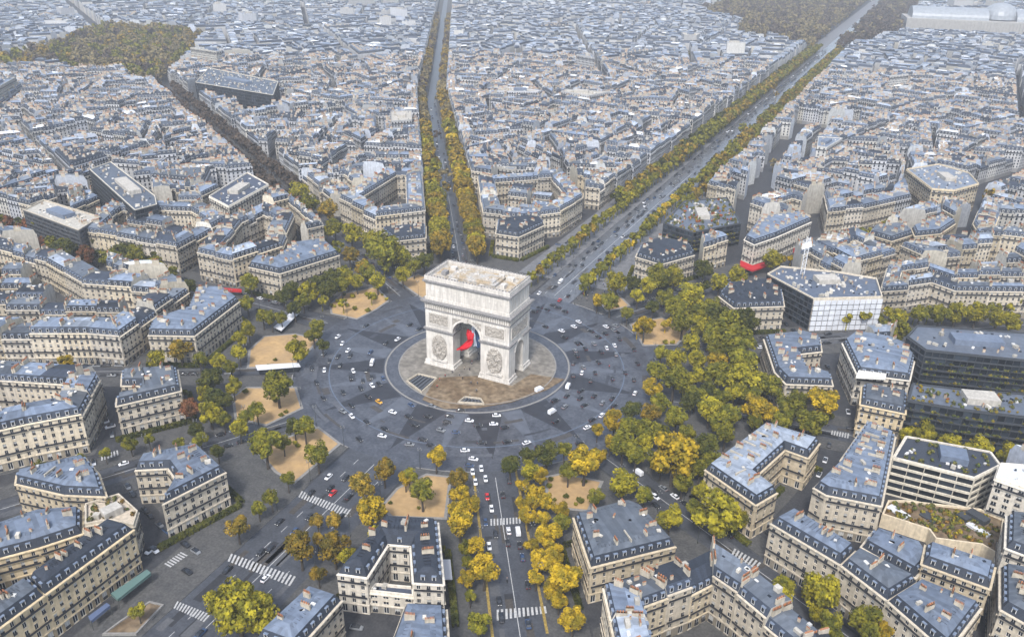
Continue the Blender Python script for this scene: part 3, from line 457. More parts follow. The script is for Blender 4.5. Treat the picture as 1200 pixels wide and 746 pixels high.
def relief(name, c, ux, nrm, w, h, mask, amp, seed, m, nx=22, nz=26, fs=.75):
    """carved panel: a height field of figure-like lumps on the face"""
    b = MB(); idx = {}
    for i in range(nx+1):
        for k in range(nz+1):
            u, v = -1+2*i/nx, -1+2*k/nz; mk = mask(u, v)
            X, Z = u*w, v*h
            hgt = 0
            if mk > 0:
                q = noise.noise(Vector((X*fs+seed*7.1, Z*fs*.6, seed))); q2 = noise.noise(Vector((X*fs*2.3, Z*fs*1.6, seed+5)))
                hgt = mk*amp*(.45+.75*max(-.4, q)+.4*q2)
            idx[i, k] = len(b.v); b.v.append((c[0]+ux[0]*X+nrm[0]*(hgt-.06*(mk <= 0)), c[1]+ux[1]*X+nrm[1]*(hgt-.06*(mk <= 0)), c[2]+Z))
    for i in range(nx):
        for k in range(nz):
            mid = mask(-1+2*(i+.5)/nx, -1+2*(k+.5)/nz)
            if mid > 0: b.f.append((idx[i, k], idx[i+1, k], idx[i+1, k+1], idx[i, k+1])); b.m.append(0); b.t.append((1, 1, 1))
    return b.build(name, [m], arch)
oval = lambda u, v: 1.0 if (abs(u)**2.2+abs(v)**2.4) < 1 else 0
rect = lambda u, v: 1.0 if max(abs(u), abs(v)) < .97 else 0
sd_ = 1
for sy in (-1, 1):
    for sx in (-1, 1):
        c = sx*(AW+W)/2; ux = (-sy*1.0, 0); nr = (0, sy)
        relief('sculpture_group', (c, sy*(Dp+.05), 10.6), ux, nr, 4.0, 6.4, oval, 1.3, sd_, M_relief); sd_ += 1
        b = MB(); b.abox(c-4.2, c+4.2, *sorted((sy*Dp, sy*(Dp+.7))), 3.2, 4.3); b.build('sculpture_ledge', [M_arch], arch)
        relief('relief_panel', (c, sy*(Dp+.06), 25.3), ux, nr, 5.0, 2.6, rect, .5, sd_, M_relief, 26, 14, 1.1); sd_ += 1
        b = MB()
        for x0, x1, z0, z1 in ((-5.5, 5.5, 27.9, 28.4), (-5.5, 5.5, 22.2, 22.7), (-5.5, -5, 22.7, 27.9), (5, 5.5, 22.7, 27.9)): b.abox(c+x0, c+x1, *sorted((sy*(Dp-.1), sy*(Dp+.35))), z0, z1)
        b.build('panel_frame', [M_arch], arch)
        # winged figures in the spandrels
        sp = lambda u, v, sx=sx, sy=sy: 1.0 if (math.hypot(AW*(.55+.5*u*(-sy)*sx*1.0), 0) >= 0 and math.hypot((3.9+3.7*u*(-sy)*sx), (4.6+3.6*v)) > AW+1.1 and (3.9+3.7*u*(-sy)*sx) < 7.6) else 0
        relief('spandrel_figure', (sx*3.9, sy*(Dp+.05), AS+4.6), ux, nr, 3.7, 3.6, sp, .55, sd_, M_relief, 20, 20, 1.0); sd_ += 1
    b = MB(); n = 24
    for k in range(n):
        a0, a1 = math.pi*k/n, math.pi*(k+1)/n
        def P(r, a, o): return (r*math.cos(a), sy*(Dp+o), AS+r*math.sin(a))
        b.face([P(AW, a0, .4), P(AW+1, a0, .4), P(AW+1, a1, .4), P(AW, a1, .4)]); b.face([P(AW+1, a0, .4), P(AW+1, a0, 0), P(AW+1, a1, 0), P(AW+1, a1, .4)]); b.face([P(AW, a0, .4), P(AW, a1, .4), P(AW, a1, 0), P(AW, a0, 0)])
    b.build('archivolt', [M_arch], arch)
    b = MB(); b.prism([(-1, sy*(Dp+.02)), (1, sy*(Dp+.02)), (1, sy*(Dp+.9)), (-1, sy*(Dp+.9))] if sy > 0 else [(-1, sy*(Dp+.9)), (1, sy*(Dp+.9)), (1, sy*(Dp+.02)), (-1, sy*(Dp+.02))], AS+AW-.2, AS+AW+1.9, bottom=True); b.build('keystone', [M_arch], arch)
for sx in (-1, 1):
    relief('relief_panel', (sx*(W+.06), 0, 25.2), (0, sx), (sx, 0), 8.2, 2.7, rect, .5, sd_, M_relief, 34, 14, 1.1); sd_ += 1
    b = MB()
    for y0, y1, z0, z1 in ((-8.8, 8.8, 27.9, 28.4), (-8.8, 8.8, 22.0, 22.5), (-8.8, -8.3, 22.5, 27.9), (8.3, 8.8, 22.5, 27.9)): b.abox(*sorted((sx*(W-.1), sx*(W+.35))), y0, y1, z0, z1)
    b.build('panel_frame', [M_arch], arch)
    b = MB(); n = 20
    for k in range(n):
        a0, a1 = math.pi*k/n, math.pi*(k+1)/n
        def P(r, a, o): return (sx*(W+o), r*math.cos(a), BS+r*math.sin(a))
        b.face([P(BW, a0, .35), P(BW+.8, a0, .35), P(BW+.8, a1, .35), P(BW, a1, .35)]); b.face([P(BW+.8, a0, .35), P(BW+.8, a0, 0), P(BW+.8, a1, 0), P(BW+.8, a1, .35)])
    b.build('archivolt', [M_arch], arch)
# vault ribs with coffers
for y in (-8, -4.5, 4.5, 8):
    b = MB(); n = 18
    for k in range(n):
        a0, a1 = math.pi*k/n, math.pi*(k+1)/n
        def P(r, a, yy): return (r*math.cos(a), yy, AS+r*math.sin(a))
        b.face([P(AW-.4, a0, y-.4), P(AW-.4, a1, y-.4), P(AW-.4, a1, y+.4), P(AW-.4, a0, y+.4)]); b.face([P(AW, a0, y-.4), P(AW, a1, y-.4), P(AW-.4, a1, y-.4), P(AW-.4, a0, y-.4)])
    b.build('vault_rib', [M_band], arch)
# flag: three stripes hanging from the crown of the vault, the red one blown out towards the lower left
flag = thing('flag', 'huge blue, white and red flag hanging inside the arch, red stripe blown forward', 'flag', (0, -6.5, 26))
def stripe(m, name, rows_, y0):
    """cloth strip through rows (x left, x right, z, y) from the crown downwards, with soft folds"""
    b = MB(); nu, nv = 8, 30; g = {}
    for k in range(nv+1):
        t = k/nv*(len(rows_)-1); i0 = min(int(t), len(rows_)-2); f = t-i0; f = f*f*(3-2*f); A, B_ = rows_[i0], rows_[i0+1]
        xl, xr, z, y = (A[q]+(B_[q]-A[q])*f for q in range(4))
        for i in range(nu+1):
            u = i/nu; g[i, k] = len(b.v); b.v.append((xl+(xr-xl)*u, y0+y+.55*math.sin(u*7+k*.28)+.3*math.sin(k*.5), z+.4*math.sin(u*3)))
    for i in range(nu):
        for k in range(nv): b.f.append((g[i, k], g[i, k+1], g[i+1, k+1], g[i+1, k])); b.m.append(0); b.t.append((1, 1, 1))
    b.build(name, [m], flag, smooth=True)
BL = [(2.3, 4.6, -1.6, 0), (2.0, 4.9, -5, .2), (2.2, 5.2, -9, .4), (2.4, 5.4, -13.5, .2)]
WH = [(.2, 2.5, -1.2, .1), (.3, 2.2, -4, -.2), (1.3, 2.6, -8, -.3), (1.0, 2.8, -13, -.2)]
RD = [(-2.0, .5, -4.6, -.6), (-2.2, 2.0, -6.6, -1.2), (-.9, 2.3, -9.4, -1.6), (-3.0, 1.4, -11.8, -2.2), (-5.4, -.9, -14.2, -3.0), (-6.6, -3.8, -15.4, -3.4)]
stripe(mat('flag_blue', (.03, .065, .15), .8), 'blue_stripe', BL, 0); stripe(mat('flag_white', (.5, .55, .65), .8), 'white_stripe', WH, 0); stripe(mat('flag_red', (.47, .004, .014), .7), 'red_stripe', RD, 0)
# ------------------------------------------------------------------ shared small pieces
def unit_chimney(n):
    b = MB(); b.abox(-.5, .5, -.32, .32, 0, 1, PLASTER, (.95, .9, .82)); b.abox(-.51, .51, -.38, .38, .93, 1.0, PLASTER, (.8, .75, .68))
    for k in range(n):
        x = -.5+(k+.5)/n; w = .3/n; b.abox(x-w*.8, x+w*.8, -.13, .13, 1.0, 1.25, POT, (1.4, 1.15, .95) if k % 3 else (.8, .8, .8))
    return b.mesh('chimney', MATS)
CHIM = [unit_chimney(n) for n in (4, 6, 8)]
def unit_dormer():
    b = MB(); b.abox(-.62, .62, 0, 1.5, 0, 1.75, ZINC, (.75, .75, .8)); b.abox(-.72, .72, -.1, 1.5, 1.75, 1.9, ZINC, (1.15, 1.15, 1.15))
    b.face([(-.45, -.02, .2), (.45, -.02, .2), (.45, -.02, 1.6), (-.45, -.02, 1.6)], GLASS)
    b.face([(-.62, -.012, 0), (.62, -.012, 0), (.62, -.012, 1.75), (-.62, -.012, 1.75)], FRAME); return b
DORM_B = unit_dormer(); DORM = DORM_B.mesh('dormer', MATS)
def unit_window(blind=0, rail=0):
    b = MB()   # x across, y inwards, 1 x 1 opening, recessed pane, frame proud of it
    b.face([(-.5, .2, 0), (.5, .2, 0), (.5, .2, 1), (-.5, .2, 1)], GLASS)
    if blind: b.face([(-.42, .18, 1-blind), (.42, .18, 1-blind), (.42, .18, 1), (-.42, .18, 1)], SHEET, (.62, .6, .55))
    for x0, x1, z0, z1 in ((-.5, -.42, 0, 1), (.42, .5, 0, 1), (-.04, .04, .06, .94), (-.42, .42, .94, 1), (-.42, .42, 0, .06)): b.face([(x0, .16, z0), (x1, .16, z0), (x1, .16, z1), (x0, .16, z1)], FRAME)
    b.abox(-.6, .6, -.1, .0, 1.0, 1.07, STONE); b.abox(-.56, .56, -.1, 0, -.05, 0, STONE)
    if rail: b.face([(-.5, -.05, 0), (.5, -.05, 0), (.5, -.05, .4), (-.5, -.05, .4)], IRON)
    return b
WIN_V = [unit_window(b_, k_ % 2) for k_, b_ in enumerate((0, 0, 0, .35, 0, .9, 0, .5))]; WINS = [w_.mesh('window', MATS) for w_ in WIN_V]
def stamp(dst, src, o, ax, ay, sx, sy, sz, t=(1, 1, 1)):
    i = len(dst.v)
    for x, y, z in src.v: dst.v.append((o[0]+ax[0]*x*sx+ay[0]*y*sy, o[1]+ax[1]*x*sx+ay[1]*y*sy, o[2]+z*sz))
    for f, m, q in zip(src.f, src.m, src.t): dst.f.append(tuple(i+k for k in f)); dst.m.append(m); dst.t.append((q[0]*t[0], q[1]*t[1], q[2]*t[2]))
CH_B = None
def mul3(t, k): return (t[0]*k, t[1]*k, t[2]*k)
class Bld:
    """one house: collects parts, then links them as objects (or pours them into a shared mesh)"""
    def __init__(s, pts, h, style, tint, lod, kinds=None, rnd_=None):
        s.p = pts; s.h = h; s.style = style; s.tint = tint; s.lod = lod; s.k = kinds; s.shop = True; s.r = rnd_ or rnd
        s.wall = MB(); s.roof = MB(); s.win = MB(); s.dorm = MB(); s.rail = MB(); s.corn = MB(); s.extra = MB()
        s.bay = s.r.uniform(2.45, 3.15); s.ww = s.r.uniform(.95, 1.3); s.fh = s.r.uniform(2.6, 2.95)
        s.wins = []; s.chims = []; s.dorms = []; s.parts = []
def facing(p, q):
    n = (q[1]-p[1], -(q[0]-p[0])); c = lerp(p, q, .5)
    l = math.hypot(*n) or 1; v = (EYE.x-c[0], EYE.y-c[1]); return (n[0]*v[0]+n[1]*v[1])/l/(math.hypot(*v) or 1)
def wall(B, p, q, z0, z1, win=True, m=STONE, bay=None, t=None, ground=True, big=1.0):
    L = dist(p, q); t = t or B.tint; bay = bay or B.bay
    if L < .3: return
    ax = ((q[0]-p[0])/L, (q[1]-p[1])/L); ay = (-ax[1], ax[0])            # ay points inwards
    def V(u, z, o=0): return (p[0]+ax[0]*u+ay[0]*o, p[1]+ax[1]*u+ay[1]*o, z)
    n = int(L/bay)
    if not win or n < 1 or facing(p, q) < -.25 or B.lod == 0:
        B.wall.face([V(0, z0), V(L, z0), V(L, z1), V(0, z1)], m, t); return
    fl = max(1, round((z1-z0-1.0)/B.fh)); g = 1.0 if ground else 0
    fh = (z1-z0-g)/(fl); bw = L/n; ww = min(B.ww*big, bw*.8)
    if B.lod == 1:
        zs = z0+g+fh-.2; B.wall.face([V(0, z0), V(L, z0), V(L, zs), V(0, zs)], m, mul3(t, .5)); B.wall.face([V(0, zs), V(L, zs), V(L, z1), V(0, z1)], m, t)  # shop-front strip, its dark tint also painting in street-canyon shade
        if fl >= 4:
            zr = z0+g+(fl-1)*fh+.1; B.wall.face([V(0, zr, -.4), V(L, zr, -.4), V(L, zr+.8, -.4), V(0, zr+.8, -.4)], IRON)
        for f in range(fl):
            zb = z0+(g if f else 0)+f*fh+.55; zt = z0+g+(f+1)*fh-.45
            for k in range(n):
                c = (k+.5)*bw; B.win.face([V(c-ww/2, zb, -.05), V(c+ww/2, zb, -.05), V(c+ww/2, zt, -.05), V(c-ww/2, zt, -.05)], GLASS, mul3((1, 1, 1), B.r.choice((.6, 1, 1.4, 3)))) if f else None
        return
    zc = z0
    for f in range(fl):
        zb = z0+(g if f else 0)+f*fh+(.5 if f else .25); zt = z0+g+(f+1)*fh-.5; w2 = ww if f else min(1.7, bw*.72)
        t0 = t; t = mul3(t0, .5 if f == 0 and B.shop else 1)          # shop fronts at street level; the dark tint also paints in street-canyon shade
        B.wall.face([V(0, zc), V(L, zc), V(L, zb), V(0, zb)], m, t); u = 0
        for k in range(n):
            c = (k+.5)*bw; a, b_ = c-w2/2, c+w2/2
            B.wall.face([V(u, zb), V(a, zb), V(a, zt), V(u, zt)], m, t); u = b_
            B.wall.face([V(a, zb), V(a, zb, .25), V(a, zt, .25), V(a, zt)], m, t); B.wall.face([V(b_, zb, .25), V(b_, zb), V(b_, zt), V(b_, zt, .25)], m, t)
            B.wall.face([V(a, zb), V(b_, zb), V(b_, zb, .25), V(a, zb, .25)], m, t); B.wall.face([V(a, zt, .25), V(b_, zt, .25), V(b_, zt), V(a, zt)], m, t)
            B.wins.append((V(c, zb), ax, ay, w2, zt-zb))
        B.wall.face([V(u, zb), V(L, zb), V(L, zt), V(u, zt)], m, t); zc = zt; t = t0
    B.wall.face([V(0, zc), V(L, zc), V(L, z1), V(0, z1)], m, t)
    mid = lerp(p, q, .5)
    for zz, pr in ((z1-.35, .45), (z0+g+fh-.15, .25)):
        B.corn.box((mid[0]-ay[0]*pr/2, mid[1]-ay[1]*pr/2), ax, ay, L/2+.1, pr/2, zz, zz+.35, m, mul3(t, 1.08))
    if fl >= 4:
        for f in (2, fl-1):
            zz = z0+g+f*fh+.1
            R = MB(); R.box((mid[0]-ay[0]*.3, mid[1]-ay[1]*.3), ax, ay, L/2-.3, .3, zz, zz+.14, m, mul3(t, .9)); R.box((mid[0]-ay[0]*.58, mid[1]-ay[1]*.58), ax, ay, L/2-.3, .03, zz+.14, zz+.95, IRON); B.parts.append(('balcony', R))
def clutter(B, poly, z, n, c0=None):
    """skylights, hatches and vents standing on a roof"""
    x0, x1 = min(p[0] for p in poly), max(p[0] for p in poly); y0, y1 = min(p[1] for p in poly), max(p[1] for p in poly); ok = 0
    for _ in range(n*4):
        if ok >= n: break
        q = (B.r.uniform(x0, x1), B.r.uniform(y0, y1))
        if not inside(q, poly): continue
        ok += 1; a = B.r.uniform(0, 6.28) if c0 is None else c0; ax = (math.cos(a), math.sin(a)); ay = (-ax[1], ax[0]); k = B.r.random()
        if k < .35: B.extra.box(q, ax, ay, B.r.uniform(.4, .9), B.r.uniform(.3, .6), z-.5, z+.35, FRAME, mul3((1, 1, 1), B.r.uniform(.7, 1.2)))
        elif k < .6: B.extra.box(q, ax, ay, B.r.uniform(.4, 1.4), B.r.uniform(.4, 1.), z-.5, z+B.r.uniform(.5, 1.6), PLASTER, mul3((1, 1, 1), B.r.uniform(.7, 1.3)))
        elif k < .8: B.extra.box(q, ax, ay, .5, .35, z-.5, z+.2, GLASS)
        else: B.extra.box(q, ax, ay, B.r.uniform(.2, .9), .25, z-.5, z+1.2, PLASTER, (.9, .8, .7), POT)
def chimney(B, c, ax, ln, z0, z1):
    B.chims.append((c, ax, ln, z0, z1))
ROOFT = {'zinc': (ZINC, (1, 1, 1)), 'grey': (ZINC, (.72, .68, .62)), 'pale': (ZINC, (1.75, 1.62, 1.45)), 'slate': (SLATE, (1, 1, 1)), 'white': (SHEET, (.95, .95, .95))}
def sheets(B, a, b, c, d, m, t, w=1.3, j=.2):
    """a slope laid in zinc sheets: strips from eave a-b to ridge d-c, each its own tone"""
    n = max(1, int(dist(a, b)/w)) if B.lod >= 2 else max(1, int(dist(a, b)/5)) if B.lod == 1 else 1
    for k in range(n):
        f, g = k/n, (k+1)/n; P = [tuple(x+(y-x)*e for x, y in zip(u, v)) for u, v, e in ((a, b, f), (a, b, g), (d, c, g), (d, c, f))]
        B.roof.face(P, m, mul3(t, B.r.uniform(1-j, 1+j)))
def cap(B, P, z, m, t, w=1.5):
    """flat top in parallel zinc sheets"""
    if B.lod < 2: B.roof.face([(*p, z) for p in P], m, t); return
    n = len(P); i = max(range(n), key=lambda i: dist(P[i], P[(i+1) % n])); a, b = P[i], P[(i+1) % n]; L = dist(a, b); ax = ((b[0]-a[0])/L, (b[1]-a[1])/L)
    u = [p[0]*ax[0]+p[1]*ax[1] for p in P]; k = max(1, int((max(u)-min(u))/w)); lo = min(u); st = (max(u)-lo)/k; tot = 0; F = []
    for s in range(k):
        e0, e1 = lo+s*st, lo+(s+1)*st; Q = clip(P, (ax[0]*e0, ax[1]*e0), ax); Q = clip(Q, (ax[0]*e1, ax[1]*e1), (-ax[0], -ax[1])) if len(Q) > 2 else Q
        if len(Q) > 2: F.append(Q); tot += area(Q)
    if abs(tot-area(P)) > .03*area(P): B.roof.face([(*p, z) for p in P], m, t); return
    for Q in F: B.roof.face([(*p, z) for p in Q], m, mul3(t, B.r.uniform(.8, 1.2)))
def roof_poly(B):
    P, h = B.p, B.h; m, t = ROOFT[B.style]; n = len(P); t = mul3(t, B.r.uniform(.7, 1.05))
    A, C = inset(P, .25), inset(P, 1.5); D = inset(P, 3.4)
    for dd in (2.8, 2.3, 1.9, 1.6):
        if inset_ok(P, D): break
        D = inset(P, dd)
    for (q0, z0), (q1, z1), mm, tt in (((P, h), (A, h+.12), STONE, B.tint), ((A, h+.12), (C, h+3.1), SLATE, (1, 1, 1)), ((C, h+3.1), (D, h+3.8), m, t)):
        for i in range(n):
            j = (i+1) % n; B.roof.face([(*q0[i], z0), (*q0[j], z0), (*q1[j], z1), (*q1[i], z1)], mm, mul3(tt, B.r.uniform(.85, 1.15))) if mm != m else sheets(B, (*q0[i], z0), (*q0[j], z0), (*q1[j], z1), (*q1[i], z1), mm, tt)
    D2 = inset(D, 1.6)
    if inset_ok(D, D2):
        for i in range(n):
            j = (i+1) % n; B.roof.face([(*D[i], h+3.8), (*D[j], h+3.8), (*D2[j], h+4.15), (*D2[i], h+4.15)], m, mul3(t, B.r.uniform(.85, 1.15))) if B.lod < 2 else sheets(B, (*D[i], h+3.8), (*D[j], h+3.8), (*D2[j], h+4.15), (*D2[i], h+4.15), m, t)
        cap(B, D2, h+4.15, m, t)
    else: cap(B, D, h+3.8, m, t)
    for i in range(n):
        p, q = A[i], A[(i+1) % n]; L = dist(p, q); k = int((L-2)/2.9)
        if L < 5 or facing(p, q) < -.3: continue
        ax = ((q[0]-p[0])/L, (q[1]-p[1])/L); ay = (-ax[1], ax[0])
        for s in range(k):
            c = 1+(s+.5)*(L-2)/k; B.dorms.append(((p[0]+ax[0]*c+ay[0]*.35, p[1]+ax[1]*c+ay[1]*.35, h+.55), ax, ay))
    B.top = D; B.ztop = h+3.8
    per = 0
    for i in range(n):
        p, q = D[i], D[(i+1) % n]; L = dist(p, q)
        if L < 7: continue
        ax = ((q[0]-p[0])/L, (q[1]-p[1])/L); ay = (-ax[1], ax[0])
        for s in range(max(1, int(L/7.5))):
            c = (s+B.r.uniform(.3, .7))*L/max(1, int(L/7.5)); o = B.r.uniform(.3, 1.6)
            chimney(B, (p[0]+ax[0]*c+ay[0]*o, p[1]+ax[1]*c+ay[1]*o), ay, B.r.uniform(1.8, 3.2), h+2.6, h+3.8+B.r.uniform(1.3, 2.1))
    clutter(B, D, h+3.8, max(3, int(area(D)/32)))
    if B.lod >= 3:                                                        # low party walls crossing the roof, and raised seams
        for i in range(n):
            p, q = D[i], D[(i+1) % n]; L = dist(p, q)
            if L < 12: continue
            ax = ((q[0]-p[0])/L, (q[1]-p[1])/L); ay = (-ax[1], ax[0])
            for s in range(1, int(L/9)):
                c = s*L/int(L/9); e = (p[0]+ax[0]*c+ay[0]*2, p[1]+ax[1]*c+ay[1]*2)
                if inside((e[0]+ay[0]*2, e[1]+ay[1]*2), D): B.extra.box(e, ay, ax, 2.6, .2, h+2.8, h+4.65, PLASTER, mul3((1, .97, .92), B.r.uniform(.7, 1)))
            for s in range(1, int(L/1.3)):
                c = s*1.3; e = (p[0]+ax[0]*c+ay[0]*.9, p[1]+ax[1]*c+ay[1]*.9)
                if inside(e, D): B.extra.box(e, ay, ax, .9, .05, h+3.7, h+4.06, m, mul3(t, .7), None, False)
def flat_roof(B, m=ZINC, t=(.8, .8, .8), par=.9, rim=None, pm=STONE):
    P, h = B.p, B.h; I = inset(P, .5); n = len(P)
    for i in range(n):
        j = (i+1) % n
        B.roof.face([(*P[i], h+par), (*P[j], h+par), (*I[j], h+par), (*I[i], h+par)], pm, rim or B.tint); B.roof.face([(*P[i], h), (*P[j], h), (*P[j], h+par), (*P[i], h+par)], pm, rim or B.tint)
        B.roof.face([(*I[j], h), (*I[i], h), (*I[i], h+par), (*I[j], h+par)], pm, rim or B.tint)
    B.roof.face([(*p, h+.05) for p in I], m, t); B.top = I
    clutter(B, inset(P, 3) if inset_ok(P, inset(P, 3)) else I, h+.3, max(3, int(area(P)/40)))
    c = cen(P); ln = max(range(n), key=lambda i: dist(P[i], P[(i+1) % n])); p, q = P[ln], P[(ln+1) % n]; L = dist(p, q); ax = ((q[0]-p[0])/L, (q[1]-p[1])/L)
    if area(P) > 200: B.extra.box(c, ax, (-ax[1], ax[0]), L*.16, min(4, area(P)/L*.2), h-.2, h+2.8, ZINC if B.r.random() < .6 else PLASTER, (.9, .9, .92))
def planting(B, poly, z, n, tints):
    x0, x1 = min(p[0] for p in poly), max(p[0] for p in poly); y0, y1 = min(p[1] for p in poly), max(p[1] for p in poly)
    for _ in range(n):
        q = (B.r.uniform(x0, x1), B.r.uniform(y0, y1))
        if not inside(q, poly): continue
        t = B.r.choice(tints); s = B.r.uniform(.5, 1.3)
        for k in range(26):
            d = Vector((B.r.gauss(0, 1), B.r.gauss(0, 1), B.r.gauss(0, 1))).normalized(); c = Vector((*q, z+s*.6))+d*s*B.r.uniform(.5, 1); a = d.orthogonal().normalized()*s*.28; b_ = d.cross(a)
            B.plant.face([tuple(c-a-b_), tuple(c+a-b_), tuple(c+a+b_), tuple(c-a+b_)], PLANT, mul3(t, B.r.uniform(.6, 1.4)))
def curtain(B, p, q, z0, z1, m=CURTAIN, floor=3.2, bay=3., rail=True, mull=DARKF, mt=(1, 1, 1), bands=.55):
    """glass wall with proud floor bands and mullions"""
    L = dist(p, q); ax = ((q[0]-p[0])/L, (q[1]-p[1])/L); ay = (-ax[1], ax[0]); mid = lerp(p, q, .5)
    n = max(1, int(L/bay)); fl = max(1, round((z1-z0)/floor)); fh = (z1-z0)/fl
    for f in range(fl):
        for k in range(n):
            a, b_ = lerp(p, q, k/n), lerp(p, q, (k+1)/n)
            B.win.face([(*a, z0+f*fh), (*b_, z0+f*fh), (*b_, z0+(f+1)*fh), (*a, z0+(f+1)*fh)], m, mul3((1, 1, 1), B.r.choice((.5, .8, 1, 1.3, 2.2))))
    for f in range(fl+1):
        z = z0+f*fh; B.corn.box((mid[0]-ay[0]*.25, mid[1]-ay[1]*.25), ax, ay, L/2, .3, z-bands/2, z+bands/2, mull, mt)
    for k in range(n+1):
        c = lerp(p, q, k/n); B.corn.box((c[0]-ay[0]*.2, c[1]-ay[1]*.2), ax, ay, .14, .22, z0, z1, mull, mul3(mt, .9))
def make_poly(B):
    P, h, st = B.p, B.h, B.style; n = len(P); B.plant = MB()
    E_ = [(P[i], P[(i+1) % n]) for i in range(n)]
    if st in ROOFT and st != 'white':
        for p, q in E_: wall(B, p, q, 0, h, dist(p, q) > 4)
        roof_poly(B)
    elif st in ('glasszinc', 'glassgarden', 'glassflat'):
        for p, q in E_: curtain(B, p, q, 0, h)
        if st != 'glassflat':          # planted balconies on every second floor of the glass front
            for p, q in E_:
                L = dist(p, q)
                if facing(p, q) < .2 or L < 20: continue
                ax = ((q[0]-p[0])/L, (q[1]-p[1])/L); ay = (-ax[1], ax[0])
                for f in range(1, int(h/3.2)):
                    mid = lerp(p, q, .5); o = 1.1 if f % 2 else .5
                    B.corn.box((mid[0]-ay[0]*o/2, mid[1]-ay[1]*o/2), ax, ay, L/2-1, o/2+.3, f*h/round(h/3.2)-.2, f*h/round(h/3.2)+.25, DARKF, (.8, .8, .8))
                    for k in range(int(L*1.1)):
                        if B.r.random() < .45: continue
                        c = lerp(p, q, B.r.uniform(.02, .98)); g = B.r.choice(((1, 1, 1), (.7, .8, .7), (1.6, 1.3, .6))); z = f*h/round(h/3.2)+.25
                        for e in range(5):
                            u = Vector((c[0]-ay[0]*o*.7+B.r.uniform(-.6, .6), c[1]-ay[1]*o*.7+B.r.uniform(-.4, .4), z+B.r.uniform(-.3, .6))); d = Vector((B.r.gauss(0, 1), B.r.gauss(0, 1), B.r.gauss(0, 1))).normalized(); a_ = d.orthogonal()*.35; b_ = d.cross(a_)
                            B.plant.face([tuple(u-a_-b_), tuple(u+a_-b_), tuple(u+a_+b_), tuple(u-a_+b_)], PLANT, g)
        flat_roof(B, ZINC, (.72, .68, .64) if st != 'glassflat' else (.5, .49, .48), .7, (1, 1, 1) if st != 'glassflat' else (1.2, 1.25, 1.3), DARKF if st != 'glassflat' else STONE)
        if st == 'glassgarden': planting(B, B.top, h+.1, int(area(B.top)/7), [(1, 1, 1), (.8, .9, .8), (1.2, 1.1, .8), (1, 1, .8), (2.6, .7, .4), (2.0, 1.4, .3)])
    elif st == 'garden':
        for p, q in E_: curtain(B, p, q, 0, h, floor=3.4, bay=5, mull=STONE, mt=(1.15, 1.2, 1.25), bands=.9)
        flat_roof(B, SLATE, (1.4, 1.3, 1.2), .7); planting(B, inset(P, 1.5), h+.1, int(area(P)/16), [(1, 1, 1), (1.7, 1.5, .7), (.8, .9, .8)])
    elif st == 'scaffold':
        for i, (p, q) in enumerate(E_):
            if facing(p, q) > .1 and (p[0]+q[0])/2 < 150 and dist(p, q) > 20 and facing(p, q) < .99 and (q[1]-p[1]) < 0: curtain(B, p, q, 0, h)
            else:
                wall(B, p, q, 0, h, False)
                L = dist(p, q); ax = ((q[0]-p[0])/L, (q[1]-p[1])/L); ay = (-ax[1], ax[0])
                if facing(p, q) > 0:
                    for f in range(6):
                        for k in range(int(L/3)):
                            c = lerp(p, q, (k+.5)/int(L/3)); B.extra.box((c[0]-ay[0]*1.2, c[1]-ay[1]*1.2), ax, ay, 1.42, .04, f*3+.25, f*3+2.85, SHEET, mul3((1, 1, 1.02), B.r.uniform(.82, 1.0)))
                        m_ = lerp(p, q, .5); B.corn.box((m_[0]-ay[0]*.65, m_[1]-ay[1]*.65), ax, ay, L/2, .6, f*3, f*3+.12, DARKF, (3, 3, 3))
        flat_roof(B, ZINC, (.6, .6, .62), 1.0, (1.2, 1.2, 1.2)); clutter(B, inset(P, 3), h+.3, 46)
    elif st == 'terrace':
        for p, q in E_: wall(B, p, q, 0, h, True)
        flat_roof(B, PLASTER, (1.05, .95, .85), 1.0); planting(B, inset(P, 1.2), h+.1, 40, [(1, 1, 1), (1.6, .9, .6), (.9, 1, .8)])
    elif st == 'balcony':
        for p, q in E_: curtain(B, p, q, 0, h, floor=2.8, bay=3.4, mull=DARKF, mt=(1.6, 1.5, 1.4), bands=1.0)
        flat_roof(B, PLASTER, (.9, .9, .9), .9)
    else:
        rm, rt = {'white': (SHEET, (.8, .82, .85)), 'flatpale': (ZINC, (1.1, 1.05, 1.0)), 'flatdark': (SLATE, (2.2, 2.1, 2.1))}[st]
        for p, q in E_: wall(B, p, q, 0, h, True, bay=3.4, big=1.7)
        flat_roof(B, rm, rt, 1.0, mul3(B.tint, 1.2))
